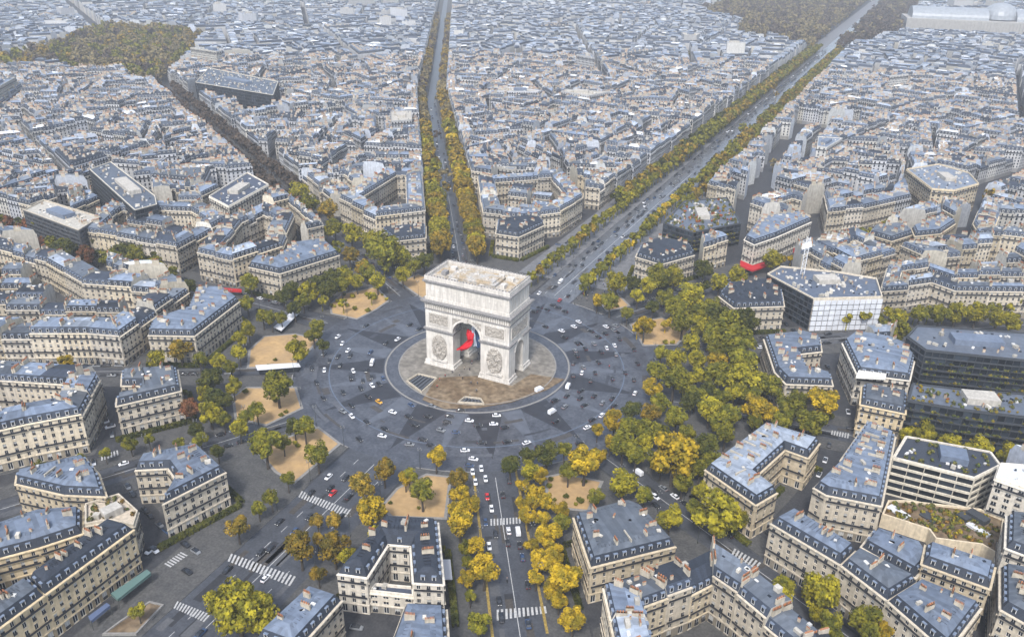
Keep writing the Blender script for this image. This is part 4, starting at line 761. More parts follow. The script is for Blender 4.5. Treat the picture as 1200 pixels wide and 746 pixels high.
def make_quad(B):
    """terraced house: A B on the street, C D on the court, party walls between; mansard both sides"""
    A, Bq, C, D = B.p; h = B.h; m, t = ROOFT[B.style]
    k = B.k or (1, 0, 1, 0)
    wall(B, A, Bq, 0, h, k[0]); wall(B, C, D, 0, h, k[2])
    dep = (dist(A, D)+dist(Bq, C))/2
    prof = [(0, h), (.02, h+.1), (min(1.3/dep, .2), h+3.0), (.5, h+3.7), (1-min(1.3/dep, .2), h+3.0), (.98, h+.1), (1, h)]
    L_ = [(*lerp(A, D, f), z) for f, z in prof]; R_ = [(*lerp(Bq, C, f), z) for f, z in prof]
    v1, v2, v3 = B.r.uniform(.55, 1.5), B.r.uniform(.55, 1.5), B.r.uniform(.7, 2.2); mats_ = [(STONE, B.tint), (SLATE, (v3, v3, v3)), (m, mul3(t, v1)), (m, mul3(t, v2)), (SLATE, (v3, v3, v3)), (STONE, B.tint)]
    for i in range(6):
        if i in (2, 3): sheets(B, L_[i], R_[i], R_[i+1], L_[i+1], *mats_[i])
        else: B.roof.face([L_[i], R_[i], R_[i+1], L_[i+1]], *mats_[i])
    pt = mul3(B.tint, B.r.choice((.75, .9, 1, 1.15)))
    for S, (a, b_) in ((L_, (D, A)), (R_, (Bq, C))):
        pts = [(*a, 0), (*b_, 0)]+(S if S is R_ else S[::-1])[::-1]
        B.wall.face([(*a, 0), (*b_, 0)]+([S[i] for i in range(0, 7)] if S is L_ else [S[i] for i in range(6, -1, -1)]), PLASTER, pt)
    if B.lod >= 1:
        for S, a, b_ in ((L_, A, D),)+(((R_, Bq, C),) if B.r.random() < .7 else ()):
            ax = sub(b_, a); l = math.hypot(*ax); ax = (ax[0]/l, ax[1]/l)
            o = .35 if S is L_ else -.35; e = sub(Bq, A); le = math.hypot(*e) or 1
            for f in ((.3, .72) if B.r.random() < .6 else (.5,)):
                c = lerp(a, b_, f+B.r.uniform(-.06, .06)); chimney(B, (c[0]+e[0]/le*o, c[1]+e[1]/le*o), ax, min(l*.3, B.r.uniform(2.2, 4.2)), h+2.2, h+3.7+B.r.uniform(.8, 1.9))
    mid = [lerp(lerp(A, Bq, .1), lerp(D, C, .1), .2), lerp(lerp(A, Bq, .9), lerp(D, C, .9), .2), lerp(lerp(A, Bq, .9), lerp(D, C, .9), .8), lerp(lerp(A, Bq, .1), lerp(D, C, .1), .8)]
    e = sub(Bq, A); clutter(B, mid, h+3.5, B.r.choice((1, 2, 3, 5)) if B.lod else B.r.choice((0, 1, 2)), math.atan2(e[1], e[0]))
    if B.lod >= 1:
        for p, q in ((A, Bq), (C, D)):
            L = dist(p, q)
            if facing(p, q) < -.3 or L < 4: continue
            ax = ((q[0]-p[0])/L, (q[1]-p[1])/L); ay = (-ax[1], ax[0]); n = int(L/2.8)
            for s in range(n):
                c = (s+.5)*L/n; B.dorms.append(((p[0]+ax[0]*c+ay[0]*.35, p[1]+ax[1]*c+ay[1]*.35, h+.5), ax, ay))
def finish_object(B, name, label, cat, group):
    c = cen(B.p); root = thing(name, label, cat, (c[0], c[1], 0), 0, group)
    off = (c[0], c[1], 0)
    def shift(mb): mb.v = [(x-off[0], y-off[1], z) for x, y, z in mb.v]; return mb
    w = shift(B.wall).build('wall', MATS, root); rf = shift(B.roof).build('roof', MATS, root)
    shift(B.corn).build('cornice' if B.wins else 'floor_band', MATS, root, kind='stuff')
    if B.lod >= 3 and len(B.wins) <= 300:
        for o, ax, ay, ww, hh in B.wins:
            q = link('window', WINS[B.r.randrange(8)], root); q.location = (o[0]-off[0], o[1]-off[1], o[2]); q.rotation_euler.z = math.atan2(ax[1], ax[0]); q.scale = (ww, 1, hh)
    else:
        for o, ax, ay, ww, hh in B.wins: stamp(B.win, WIN_V[B.r.randrange(8)], o, ax, ay, ww, 1, hh, mul3((1, 1, 1), B.r.choice((.6, 1, 1, 1.2))))
    if B.win.f: shift(B.win).build('window', MATS, root, kind='stuff')
    for nm, mb in B.parts: shift(mb).build(nm, MATS, root)
    shift(B.extra).build('roof_fittings', MATS, root, kind='stuff')
    if getattr(B, 'plant', None) and B.plant.f: shift(B.plant).build('roof_planting', MATS, root, kind='stuff')
    for i, (cc, ax, ln, z0, z1) in enumerate(B.chims):
        q = link('chimney', CHIM[i % 3], rf if rf else root); q.location = (cc[0]-off[0], cc[1]-off[1], z0); q.rotation_euler.z = math.atan2(ax[1], ax[0]); q.scale = (ln, 1, z1-z0)
    if B.lod >= 3:
        for o, ax, ay in B.dorms: q = link('dormer', DORM, root); q.location = (o[0]-off[0], o[1]-off[1], o[2]); q.rotation_euler.z = math.atan2(ax[1], ax[0])
    elif B.dorms:
        mb = MB()
        for o, ax, ay in B.dorms: stamp(mb, DORM_B, (o[0]-off[0], o[1]-off[1], o[2]), ax, ay, 1, 1, 1)
        mb.build('dormer', MATS, root, kind='stuff')
    return root
FAR = MB(); FARWIN = MB()
def pour(B):
    for mb in (B.wall, B.roof, B.corn, B.extra): 
        i = len(FAR.v); FAR.v.extend(mb.v); FAR.f.extend(tuple(i+k for k in f) for f in mb.f); FAR.m.extend(mb.m); FAR.t.extend(mb.t)
    i = len(FARWIN.v); FARWIN.v.extend(B.win.v); FARWIN.f.extend(tuple(i+k for k in f) for f in B.win.f); FARWIN.m.extend(B.win.m); FARWIN.t.extend(B.win.t)
    for c, ax, ln, z0, z1 in B.chims:
        ay = (-ax[1], ax[0]); FAR.box(c, ax, ay, ln/2, .3, z0, z1, PLASTER, (.95, .9, .84), None, False); FAR.box(c, ax, ay, ln/2-.2, .17, z1, z1+.35, POT, (1.2, 1.1, 1), None, False)
    for o, ax, ay in B.dorms:
        P = lambda x, y, z: (o[0]+ax[0]*x+ay[0]*y, o[1]+ax[1]*x+ay[1]*y, o[2]+z)
        FAR.face([P(-.6, 0, 0), P(.6, 0, 0), P(.6, 0, 1.7), P(-.6, 0, 1.7)], FRAME); FAR.face([P(-.6, 0, 1.7), P(.6, 0, 1.7), P(.6, 1.4, 1.8), P(-.6, 1.4, 1.8)], ZINC, (1.1, 1.1, 1.1))
        FAR.face([P(-.4, -.04, .2), P(.4, -.04, .2), P(.4, -.04, 1.5), P(-.4, -.04, 1.5)], GLASS)
# ------------------------------------------------------------------ city plan: blocks in the wedges between the avenues
def clip(poly, p, n):
    out = []
    for i in range(len(poly)):
        a, b = poly[i], poly[(i+1) % len(poly)]; da = (a[0]-p[0])*n[0]+(a[1]-p[1])*n[1]; db = (b[0]-p[0])*n[0]+(b[1]-p[1])*n[1]
        if da >= 0: out.append(a)
        if (da > 0 > db) or (da < 0 < db): t = da/(da-db); out.append(lerp(a, b, t))
    return out
def in_view(c, m=70):
    if dist(c, (EYE.x, EYE.y)) > 3300: return False
    x, y = px((*c, 10)); return -m-30 < x < 1230+m and -m < y < 760+m
def any_view(poly):
    return any(in_view(q) for q in poly) or in_view(cen(poly)) or any(in_view(lerp(poly[i], poly[(i+1) % len(poly)], f)) for i in range(len(poly)) for f in (.25, .5, .75))
brnd = random.Random(5)
def split(poly, out, lvl=0):
    if len(poly) < 3 or area(poly) < 500 or not (any_view(poly)): return
    i = max(range(len(poly)), key=lambda i: dist(poly[i], poly[(i+1) % len(poly)])); a, b = poly[i], poly[(i+1) % len(poly)]
    L = dist(a, b); ax = ((b[0]-a[0])/L, (b[1]-a[1])/L); ay = (-ax[1], ax[0])
    u = [q[0]*ax[0]+q[1]*ax[1] for q in poly]; v = [q[0]*ay[0]+q[1]*ay[1] for q in poly]; lu, lv = max(u)-min(u), max(v)-min(v)
    if max(lu, lv) < 48+brnd.random()*58: out.append(poly); return
    f = brnd.uniform(.42, .58); sw = brnd.choice((4.5, 5.5, 7)) if max(lu, lv) < 400 else 9; r = brnd.uniform(-.3, .3)
    if lu >= lv: n = (ax[0]*math.cos(r)-ax[1]*math.sin(r), ax[0]*math.sin(r)+ax[1]*math.cos(r)); pos = min(u)+lu*f; c = (ax[0]*pos+ay[0]*(min(v)+lv/2), ax[1]*pos+ay[1]*(min(v)+lv/2))
    else: n = (ay[0]*math.cos(r)-ay[1]*math.sin(r), ay[0]*math.sin(r)+ay[1]*math.cos(r)); pos = min(v)+lv*f; c = (ay[0]*pos+ax[0]*(min(u)+lu/2), ay[1]*pos+ax[1]*(min(u)+lu/2))
    split(clip(poly, (c[0]+n[0]*sw/2, c[1]+n[1]*sw/2), n), out, lvl+1); split(clip(poly, (c[0]-n[0]*sw/2, c[1]-n[1]*sw/2), (-n[0], -n[1])), out, lvl+1)
WOOD = [(-655, 405), (-735, 440), (-860, 440), (-905, 372), (-870, 320), (-960, 380), (-1010, 520), (-1150, 760), (-1020, 800), (-930, 770), (-790, 600)]
PARKS = [WOOD, [(-20, 1205), (-20, 2400), (-300, 2400), (-330, 1650), (-190, 1500), (-160, 1290)], [(22, 1205), (100, 1420), (95, 1700), (110, 2400), (22, 2400)], [(85, 1480), (460, 1560), (480, 1960), (85, 1860)]]
PARKS += GARDEN_TERRACES+CLEAR
STREETS = [([(71, 200), (66, 295), (64, 400), (60, 520), (110, 640)], 6), ([(-90, 175), (-160, 330)], 0)]
def seg_d(p, a, b):
    v = sub(b, a); t = max(0, min(1, ((p[0]-a[0])*v[0]+(p[1]-a[1])*v[1])/(v[0]**2+v[1]**2))); return dist(p, lerp(a, b, t))
SPECS = []
def tint_(r):
    k = r.uniform(.78, 1.3); w_ = r.choice((0, 0, 0, .05, .1, -.05)); return (k*(1+w_*.4), k, k*(1-w_))
HAND = [b[3] for b in BUILDINGS]+[b[2] for b in RING_BLOCKS]
HANDX = [inset(p, -3.5) for p in HAND]
HBOX = [(min(q[0] for q in p), max(q[0] for q in p), min(q[1] for q in p), max(q[1] for q in p)) for p in HANDX]
def blocked(P):
    S = P+[cen(P)]+[lerp(P[i], P[(i+1) % len(P)], .5) for i in range(len(P))]
    for hx, bb in zip(HANDX, HBOX):
        if any(bb[0] < q[0] < bb[1] and bb[2] < q[1] < bb[3] and inside(q, hx) for q in S) or any(inside(q, P) for q in hx): return True
    for pk in PARKS:
        if any(inside(q, pk) for q in S): return True
    for L, hw in STREETS:
        if hw and any(seg_d(q, L[i], L[i+1]) < hw for q in S for i in range(len(L)-1)): return True
    return False
NBP = 0
def fill(poly, h, depth, desc, hand=False):
    if area(poly) < 0: poly = poly[::-1]
    # drop tiny edges
    q = [poly[i] for i in range(len(poly)) if dist(poly[i], poly[i-1]) > 3]
    if len(q) < 3: return
    poly = q; inn = None; d = depth
    for _ in range(6):
        c = inset(poly, d)
        if inset_ok(poly, c): inn = c; break
        d *= .8
    h0 = h+brnd.choice((-3, -1, 0, 0, 0, 1, 2))*(0 if hand else 1); idx = 0
    if inn is None:
        if hand or not blocked(poly): SPECS.append(dict(p=poly, h=h0, kind='poly', style=brnd.choice(('zinc', 'grey', 'slate')), desc=desc, k=None))
        return
    if d < 6.5:
        inn = inset(poly, d)
    for i in range(len(poly)):
        a, b, bi, ai = poly[i], poly[(i+1) % len(poly)], inn[(i+1) % len(poly)], inn[i]; L = dist(a, b); n = max(1, round(L/(brnd.uniform(13, 19) if hand else brnd.uniform(10, 18))))
        for k in range(n):
            t0, t1 = k/n, (k+1)/n; P = [lerp(a, b, t0), lerp(a, b, t1), lerp(ai, bi, t1), lerp(ai, bi, t0)]
            if dist(P[0], P[1]) < 5.5 and not hand: continue
            if not hand and (blocked(P) or not in_view(cen(P))): continue
            hh = h0+brnd.choice((-2.5, -.8, 0, 0, 0, .6, 1.2, 1) if hand else (-5, -2.5, -1, -.5, 0, 0, 0, 0, .6, 1.2, 2.5)); st = brnd.choices(('zinc', 'grey', 'pale', 'slate', 'white'), (5, 3, 2.5, 2, 0 if hand else .5))[0]
            SPECS.append(dict(p=P, h=hh, kind='quad', style=st, desc=desc, k=(1, 0, 1, 0), edge=i))
    if not hand and brnd.random() < .05 and dist(cen(poly), (EYE.x, EYE.y)) > 700 and not blocked(poly):
        SPECS.append(dict(p=inset(poly, d*.6), h=brnd.uniform(22, 32), kind='flat', style='flat', desc=desc, k=None)); return
    A_ = area(inn)
    if A_ > 1100 and 'deep courtyard' not in str(desc):                 # rear wings and workshops inside a big block
        e = sub(poly[1], poly[0]); l = math.hypot(*e); ax = (e[0]/l, e[1]/l); ay = (-ax[1], ax[0]); J = inset(inn, 2)
        u = [p[0]*ax[0]+p[1]*ax[1] for p in J]; v = [p[0]*ay[0]+p[1]*ay[1] for p in J]; vv = min(v)
        while vv < max(v)-8:
            uu = min(u); dd_ = brnd.uniform(9, 12)
            while uu < max(u)-8:
                w_ = brnd.uniform(9, 17); P = [(ax[0]*a+ay[0]*b, ax[1]*a+ay[1]*b) for a, b in ((uu, vv), (uu+w_, vv), (uu+w_, vv+dd_), (uu, vv+dd_))]
                if all(inside(q, J) for q in P) and (hand or (not blocked(P) and in_view(cen(P)))): SPECS.append(dict(p=P, h=h0*brnd.uniform(.5, .95), kind='quad', style=brnd.choice(('zinc', 'grey', 'slate', 'pale')), desc=desc, k=(1, 0, 1, 0)))
                uu += w_+brnd.choice((0, 0, 3))
            vv += dd_+brnd.uniform(4, 7)
    elif A_ > 160 and 'courtyard' not in str(desc):
        c = cen(inn)
        for s in range(2 if A_ > 700 else 1):
            f = brnd.uniform(.3, .6); o = brnd.randrange(len(inn)); cc = lerp(c, inn[o], brnd.uniform(.15, .4)); P = [lerp(cc, q, f) for q in inn]
            if hand or (not blocked(P) and in_view(c)): SPECS.append(dict(p=P, h=h0*(brnd.choice((.25, .4)) if hand else brnd.choice((.25, .5, .8, 1.0))), kind='flat', style='flat', desc=desc, k=None))
    global NBP; NBP += 1
    slab('block_pavement', inset(poly, -2.2), 0, .15+.004*(NBP % 29), M_pave) if (hand or not blocked(poly)) and dist(cen(poly), (EYE.x, EYE.y)) < 700 and area(inset(poly, -2.2)) > 0 else None
for h, dp, P, desc in RING_BLOCKS: fill(P, h, dp, desc, True)
wname = []
for i in range(12):
    a0, h0 = AV[i][0], AV[i][1]; a1, h1 = AV[(i+1) % 12][0]+(360 if i == 11 else 0), AV[(i+1) % 12][1]
    p0 = a0+math.degrees(math.asin(h0/178)); p1 = a1-math.degrees(math.asin(h1/178)); R = 3400
    P = [polar(178, p0+(p1-p0)*k/3) for k in range(4)]; q0 = a0+math.degrees(math.asin(h0/R)); q1 = a1-math.degrees(math.asin(h1/R))
    far_ = [polar(R, q1), polar(R, (q0+q1)/2), polar(R, q0)]
    if i == 11: far_ = [polar(R, q1), bend(2900, 400), bend(2900, 17), bend(2, 17)]
    if i == 10: far_ = [bend(2, -17), bend(2900, -17), polar(R, (q0+q1)/2), polar(R, q0)]
    P += far_
    if area(P) < 0: P = P[::-1]
    bl = []; split(P, bl); bl.sort(key=lambda b: math.hypot(*cen(b)))
    for k, b in enumerate(bl): fill(b, 16.5, 12, (i, k))
# ------------------------------------------------------------------ houses: the nearest 300 as things, the rest as one mass
for s in SPECS: s['d'] = dist(cen(s['p']), (EYE.x, EYE.y)); q = px((*cen(s['p']), 14)); s['in'] = -25 < q[0] < 1225 and -15 < q[1] < 765
order = sorted((s for s in SPECS if s['in']), key=lambda s: s['d']); near = set(map(id, order[:300-len(BUILDINGS)]))
TONE = lambda t: 'pale' if t[1] > 1.06 else 'cream' if t[1] > .93 else 'tan'
RN = {'zinc': 'blue-grey zinc', 'grey': 'warm grey', 'pale': 'pale', 'slate': 'dark slate', 'white': 'whitish', 'flat': 'flat'}
for i, (name, h, st, P, lab) in enumerate(BUILDINGS):
    t = (1.0, 1.0, 1.0)
    if 'yellow' in lab: t = (1.15, 1.05, .85)
    if 'white' in lab or 'grid' in lab: t = (1.25, 1.3, 1.4)
    if 'tan' in lab: t = (1.0, .95, .85)
    B = Bld(P, h, st, t, 3 if dist(cen(P), (EYE.x, EYE.y)) < 330 else 2); B.shop = name != 'mansion'; make_poly(B)
    finish_object(B, name, lab, 'building', 'mansions round the plaza' if name == 'mansion' else 'houses around the plaza')
cnt = {}
for s in SPECS:
    isn = id(s) in near
    if not isn and s['d'] > 3300: continue
    lod = (3 if s['d'] < 300 else 2) if isn else (1 if s['d'] < 1250 else 0)
    r2 = random.Random(int(s['p'][0][0]*13+s['p'][0][1]*7)); t = tint_(r2)
    if not isn: t = (t[0]*.84, t[1]*.95, t[2]*1.2)                       # bluer walls far off, distance haze put into the tint
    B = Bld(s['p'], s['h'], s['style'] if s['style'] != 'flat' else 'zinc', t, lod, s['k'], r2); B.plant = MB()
    if s['kind'] == 'quad': make_quad(B)
    elif s['kind'] == 'poly':
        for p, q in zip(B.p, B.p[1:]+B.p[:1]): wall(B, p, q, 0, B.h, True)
        roof_poly(B)
    else:
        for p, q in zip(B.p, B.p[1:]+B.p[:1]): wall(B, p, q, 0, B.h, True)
        flat_roof(B, *((ZINC, (1.1, 1.1, 1.1)) if r2.random() < .6 else (PLASTER, (.9, .9, .9))))
    if isn:
        d_e = s['desc']; key = str(d_e); cnt.setdefault(key, {}); kk = RN[s['style']]; cnt[key][kk] = cnt[key].get(kk, -1)+1; o_ = nth(cnt[key][kk])
        if isinstance(d_e, tuple):
            w0, w1 = AV[d_e[0]][3], AV[(d_e[0]+1) % 12][3]
            SH = {'widest avenue': 'widest avenue', 'street with red banners': 'red-banner street', 'right-hand tree-lined street': 'right-hand street', 'street beside the dark offices': 'dark-office street', 'lower-right street': 'lower-right street', 'straight front avenue': 'front avenue', 'wide lower-left avenue': 'lower-left avenue', 'left street below the mansions': 'lower left street', 'left street above the notched mansion': 'upper left street', 'avenue of dark trees at left': 'dark-tree avenue', 'bare-treed avenue to the wood': 'bare-tree avenue', 'golden-treed avenue behind the arch': 'golden avenue'}
            lab = f"{o_} {kk}-roofed house, {nth(d_e[1])} block out between {SH[w0]} and {SH[w1]}"
        else: lab = f"{o_} {kk}-roofed house in the {d_e}"
        finish_object(B, 'apartment_building', lab, 'building', 'houses around the plaza')
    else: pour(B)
FAR.build('distant_buildings', MATS, kind='stuff'); FARWIN.build('distant_windows', MATS, kind='stuff')
print('houses', len(SPECS), 'near', len(near), 'far faces', len(FAR.f), len(FARWIN.f))
# ------------------------------------------------------------------ trees
LEAF = {}
for c, a, b in (('y', (.40, .265, .014), (.16, .125, .012)), ('o', (.28, .18, .02), (.105, .085, .014)), ('r', (.18, .07, .03), (.09, .045, .018)), ('l', (.31, .26, .016), (.115, .11, .012)), ('g', (.20, .18, .016), (.08, .085, .011)), ('d', (.085, .085, .014), (.038, .045, .01)), ('b', (.11, .08, .055), (.06, .048, .038)), ('a', (.19, .145, .06), (.11, .095, .05))):
    LEAF[c] = mat('foliage_'+{'y': 'golden', 'o': 'olive_gold', 'r': 'russet', 'l': 'lime', 'g': 'green', 'd': 'dark_green', 'b': 'bare_brown', 'a': 'faded'}[c], a, .9, var=.25, scale=.35, col2=b, obj=.22, spec=.15, nlo=.42, nhi=.58)
BARK = mat('bark', (.06, .05, .04), .9, var=.2)
def crown_faces(r, n, nc=13, leaf=.085):
    """leaf clumps: many small faces on the outside of clump centres spread through the crown"""
    F = []; cl = []
    while len(cl) < nc:
        v = Vector((r.uniform(-1, 1), r.uniform(-1, 1), r.uniform(-1, 1)))
        if .35 < v.length < 1: cl.append((Vector((v.x*.72, v.y*.72, v.z*.66)), r.uniform(.2, .38)))
    for k in range(n):
        c, s = cl[k % nc]; d = Vector((r.gauss(0, 1), r.gauss(0, 1), r.gauss(0, 1)+.25)).normalized(); p = c+d*s*r.uniform(.72, 1.08)
        nn = (d+Vector((r.uniform(-.8, .8), r.uniform(-.8, .8), r.uniform(-.4, .9)))).normalized(); a = nn.orthogonal().normalized(); a.rotate(Matrix.Rotation(r.uniform(0, 6.28), 3, nn)); b = nn.cross(a); w = leaf*r.uniform(.6, 1.35)
        F.append([p-a*w-b*w*.7, p+a*w-b*w, p+a*w*.8+b*w, p-a*w+b*w*.8])
    return F
trr = random.Random(3); CROWN = {}; TRUNK = None
for c in LEAF:
    CROWN[c] = []
    for v in range(3):
        b = MB()
        for f in crown_faces(trr, 3000 if c != 'b' else 1100, trr.choice((22, 28, 36)), .05 if c != 'b' else .05): b.face([tuple(q) for q in f])
        CROWN[c].append(b.mesh('crown', [LEAF[c]]))
b = MB(); b.tube((0, 0, -1.9), (.02, .03, -.5), .085, .06, 7)
for k in range(6):
    a = k*1.05+.3; b.tube((.02, .03, -.75+.06*k), (.55*math.cos(a), .55*math.sin(a), .05+.1*(k % 3)), .04, .012, 5)
TRUNK = b.mesh('trunk', [BARK])
def height_of(R): return max(2.2, R*1.1+min(3.2, R*.9))
PLACES = []
for i in range(12):
    a0 = AV[i][0]; a1 = AV[(i+1) % 12][0]+(360 if i == 11 else 0); w0, w1 = AV[i][3], AV[(i+1) % 12][3]; PLACES.append((a0, a1, w0, w1))
CW = {'y': 'golden', 'o': 'olive-gold', 'r': 'russet', 'l': 'lime-green', 'g': 'green', 'd': 'dark green', 'b': 'bare brown', 'a': 'faded'}
SHORT = {'widest avenue': 'widest avenue', 'street with red banners': 'red-banner street', 'right-hand tree-lined street': 'right-hand street', 'street beside the dark offices': 'dark-office street', 'lower-right street': 'lower-right street', 'straight front avenue': 'front avenue', 'wide lower-left avenue': 'lower-left avenue', 'left street below the mansions': 'lower left street', 'left street above the notched mansion': 'upper left street', 'avenue of dark trees at left': 'dark-tree avenue', 'bare-treed avenue to the wood': 'bare-tree avenue', 'golden-treed avenue behind the arch': 'golden avenue'}
ALL = [(x, y, R*1.14, {'d': 'dddg', 'g': 'gggl'}.get(c, c*4)[trr.randrange(4)], None) for x, y, R, c in TREES]
def row(a, off, r0, r1, step, R, cols, words):
    r = r0
    while r < r1:
        p = along(a, r+trr.uniform(-1, 1), off+trr.uniform(-.8, .8))
        if all(dist(p, (t[0], t[1])) > 4.2 for t in ALL): ALL.append((p[0], p[1], R*trr.uniform(.8, 1.15), trr.choice(cols), words))
        r += step*trr.uniform(.85, 1.15)
G = 'left row of golden avenue'; 
row(327, -12, 132, 470, 7, 7.6, 'goollo', 'left row of the golden avenue'); row(327, 11, 130, 470, 7, 7.6, 'goooly', 'right row of the golden avenue')
row(327, -12, 490, 630, 9, 6, 'oaoa', 'left row of the golden avenue'); row(327, 12, 475, 640, 8, 7.5, 'oooa', 'right row of the golden avenue')  # farther trees mix in the faded tone, distance haze put into leaf colour
for k in range(12, 820, 9):
    for s in (-12, 12): q = bend(k+trr.uniform(-2, 2), s+trr.uniform(-1, 1)); ALL.append((q[0], q[1], trr.uniform(5.5, 7.5), trr.choice('oaab'), 'far row of the golden avenue'))
row(.5, -17, 98, 380, 7, 4.2, 'ggol', 'left row of the widest avenue'); row(.5, 15, 98, 330, 7, 4.2, 'yggl', 'right row of the widest avenue')
row(.5, -16, 380, 1200, 7, 6, 'ggo', 'left row of the widest avenue'); row(.5, -24, 260, 1200, 8, 5.4, 'gdo', 'outer left row of the widest avenue'); row(.5, 18, 330, 1200, 7, 6, 'ggo', 'right row of the widest avenue'); row(.5, 26, 260, 1200, 8, 5, 'gog', 'outer right row of the widest avenue')
row(303, -8, 255, 780, 7, 5.6, 'b', 'left row of the bare-tree avenue'); row(303, 8, 300, 780, 7, 5.6, 'b', 'right row of the bare-tree avenue')
row(271.5, -7, 215, 420, 8, 5, 'dgd', 'near dark-tree avenue row'); row(271.5, 5, 225, 420, 8, 6, 'dgrd', 'dark-tree avenue row')
row(27.5, 7, 225, 430, 9, 3.4, 'gly', 'row of the red-banner street'); row(54, -8, 200, 330, 8, 4, 'gl', 'row of the right-hand street')
row(118.7, -9, 112, 165, 9, 4, 'gl', 'near row of the lower-right street'); row(118.7, 10, 190, 240, 9, 4.2, 'gl', 'far row of the lower-right street')
row(210, 9, 150, 200, 9, 3, 'g', 'row of the lower left street')
def tree_in(t):
    q = px((t[0], t[1], 6)); return -30 < q[0] < 1230 and -30 < q[1] < 790
V = sorted((t for t in ALL if tree_in(t)), key=lambda t: dist((t[0], t[1]), (EYE.x, EYE.y))/t[2]**.6)
cn = {}
for t in sorted(V[:300], key=lambda t: math.hypot(t[0], t[1])):
    x, y, R, c, wds = t
    if wds is None:
        r = math.hypot(x, y); a = math.degrees(math.atan2(x, y)) % 360
        for i, (a0, a1, w0, w1) in enumerate(PLACES):
            if a0 <= a < a1 or a0 <= a+360 < a1: break
        # nearer to which avenue line
        d0 = abs(r*math.sin(math.radians(a-a0))); d1 = abs(r*math.sin(math.radians(a1-a)))
        k_ = 0 if d0 < d1 else 1; wds = ('right' if k_ == 0 else 'left')+' of the '+SHORT[(w0, w1)[k_]]
        key = (CW[c], wds); cn[key] = cn.get(key, -1)+1
        lab = f"{CW[c]} tree standing {wds}, {nth(cn[key])} outward"
    else:
        key = (CW[c], wds); cn[key] = cn.get(key, -1)+1; lab = f"{nth(cn[key])} {CW[c]} tree outward from the arch in the {wds}"
    zc = height_of(R)
    root = thing('tree', lab, 'tree', (x, y, .1), trr.uniform(0, 6.28), 'autumn trees around the junction')
    o = link('crown', CROWN[c][trr.randrange(3)], root); o.scale = (R*trr.uniform(.92, 1.08), R*trr.uniform(.92, 1.08), R*trr.uniform(.88, 1.1)); o.location.z = zc
    o = link('trunk', TRUNK, root); o.scale = (R, R, (zc)/1.9); o.location.z = zc
far = {}
def far_tree(x, y, R, c, n):
    b = far.setdefault(c, MB()); z = height_of(R)
    for f in crown_faces(trr, n, 8, .15): b.face([(x+q.x*R, y+q.y*R, z+q.z*R) for q in f])
    b.tube((x, y, 0), (x, y, z), .3, .2, 4, cap=False)
for t in V[300:]: far_tree(t[0], t[1], t[2], t[3], 190)
def wood(poly, step, R, cols, n):
    x0, x1 = min(p[0] for p in poly), max(p[0] for p in poly); y0, y1 = min(p[1] for p in poly), max(p[1] for p in poly); y = y0
    while y < y1:
        x = x0
        while x < x1:
            q = (x+trr.uniform(-step*.4, step*.4), y+trr.uniform(-step*.4, step*.4))
            if inside(q, poly) and in_view(q): far_tree(q[0], q[1], R*trr.uniform(.75, 1.25), trr.choice(cols), n)
            x += step
        y += step
wood(WOOD, 14, 8.5, 'aaogbag', 150); wood(PARKS[1], 14, 8.5, 'baba', 80); wood(PARKS[2], 14, 8.5, 'bbab', 80)
for k in range(120):
    a = trr.uniform(300, 390); r = trr.uniform(250, 1600); p = polar(r, a)
    if in_view(p): far_tree(p[0], p[1], trr.uniform(3, 6), trr.choice('goab'), 90)
for c, b in far.items(): b.build('distant_trees', [LEAF[c]], kind='stuff')
# low shrubs on the sand gardens nearest the arch
SH_ = []
for gi, n in ((0, 16), (8, 6), (7, 7), (4, 3), (5, 3), (6, 8), (2, 4), (3, 5)):
    g = GARDENS[gi]; k = 0
    while k < n:
        q = (trr.uniform(min(p[0] for p in g), max(p[0] for p in g)), trr.uniform(min(p[1] for p in g), max(p[1] for p in g)))
        if inside(q, g):
            k += 1; R = trr.uniform(.9, 1.9); c = trr.choice('ggl')
            root = thing('shrub', 'shrub', 'shrub', (*q, .15), 0, 'shrubs on the sand gardens'); o = link('foliage', CROWN[c][trr.randrange(3)], root); o.scale = (R, R, R*.8); o.location.z = R*.7
            root['label'] = f"{nth(k-1)} small {CW[c]} shrub on the sand garden {['by the bare-tree avenue', '', 'above the white kiosk', 'below the white kiosk', 'beside the lower-left avenue', 'by the front avenue', 'under golden trees', 'right of the plaza', 'at the widest avenue mouth'][gi]}"
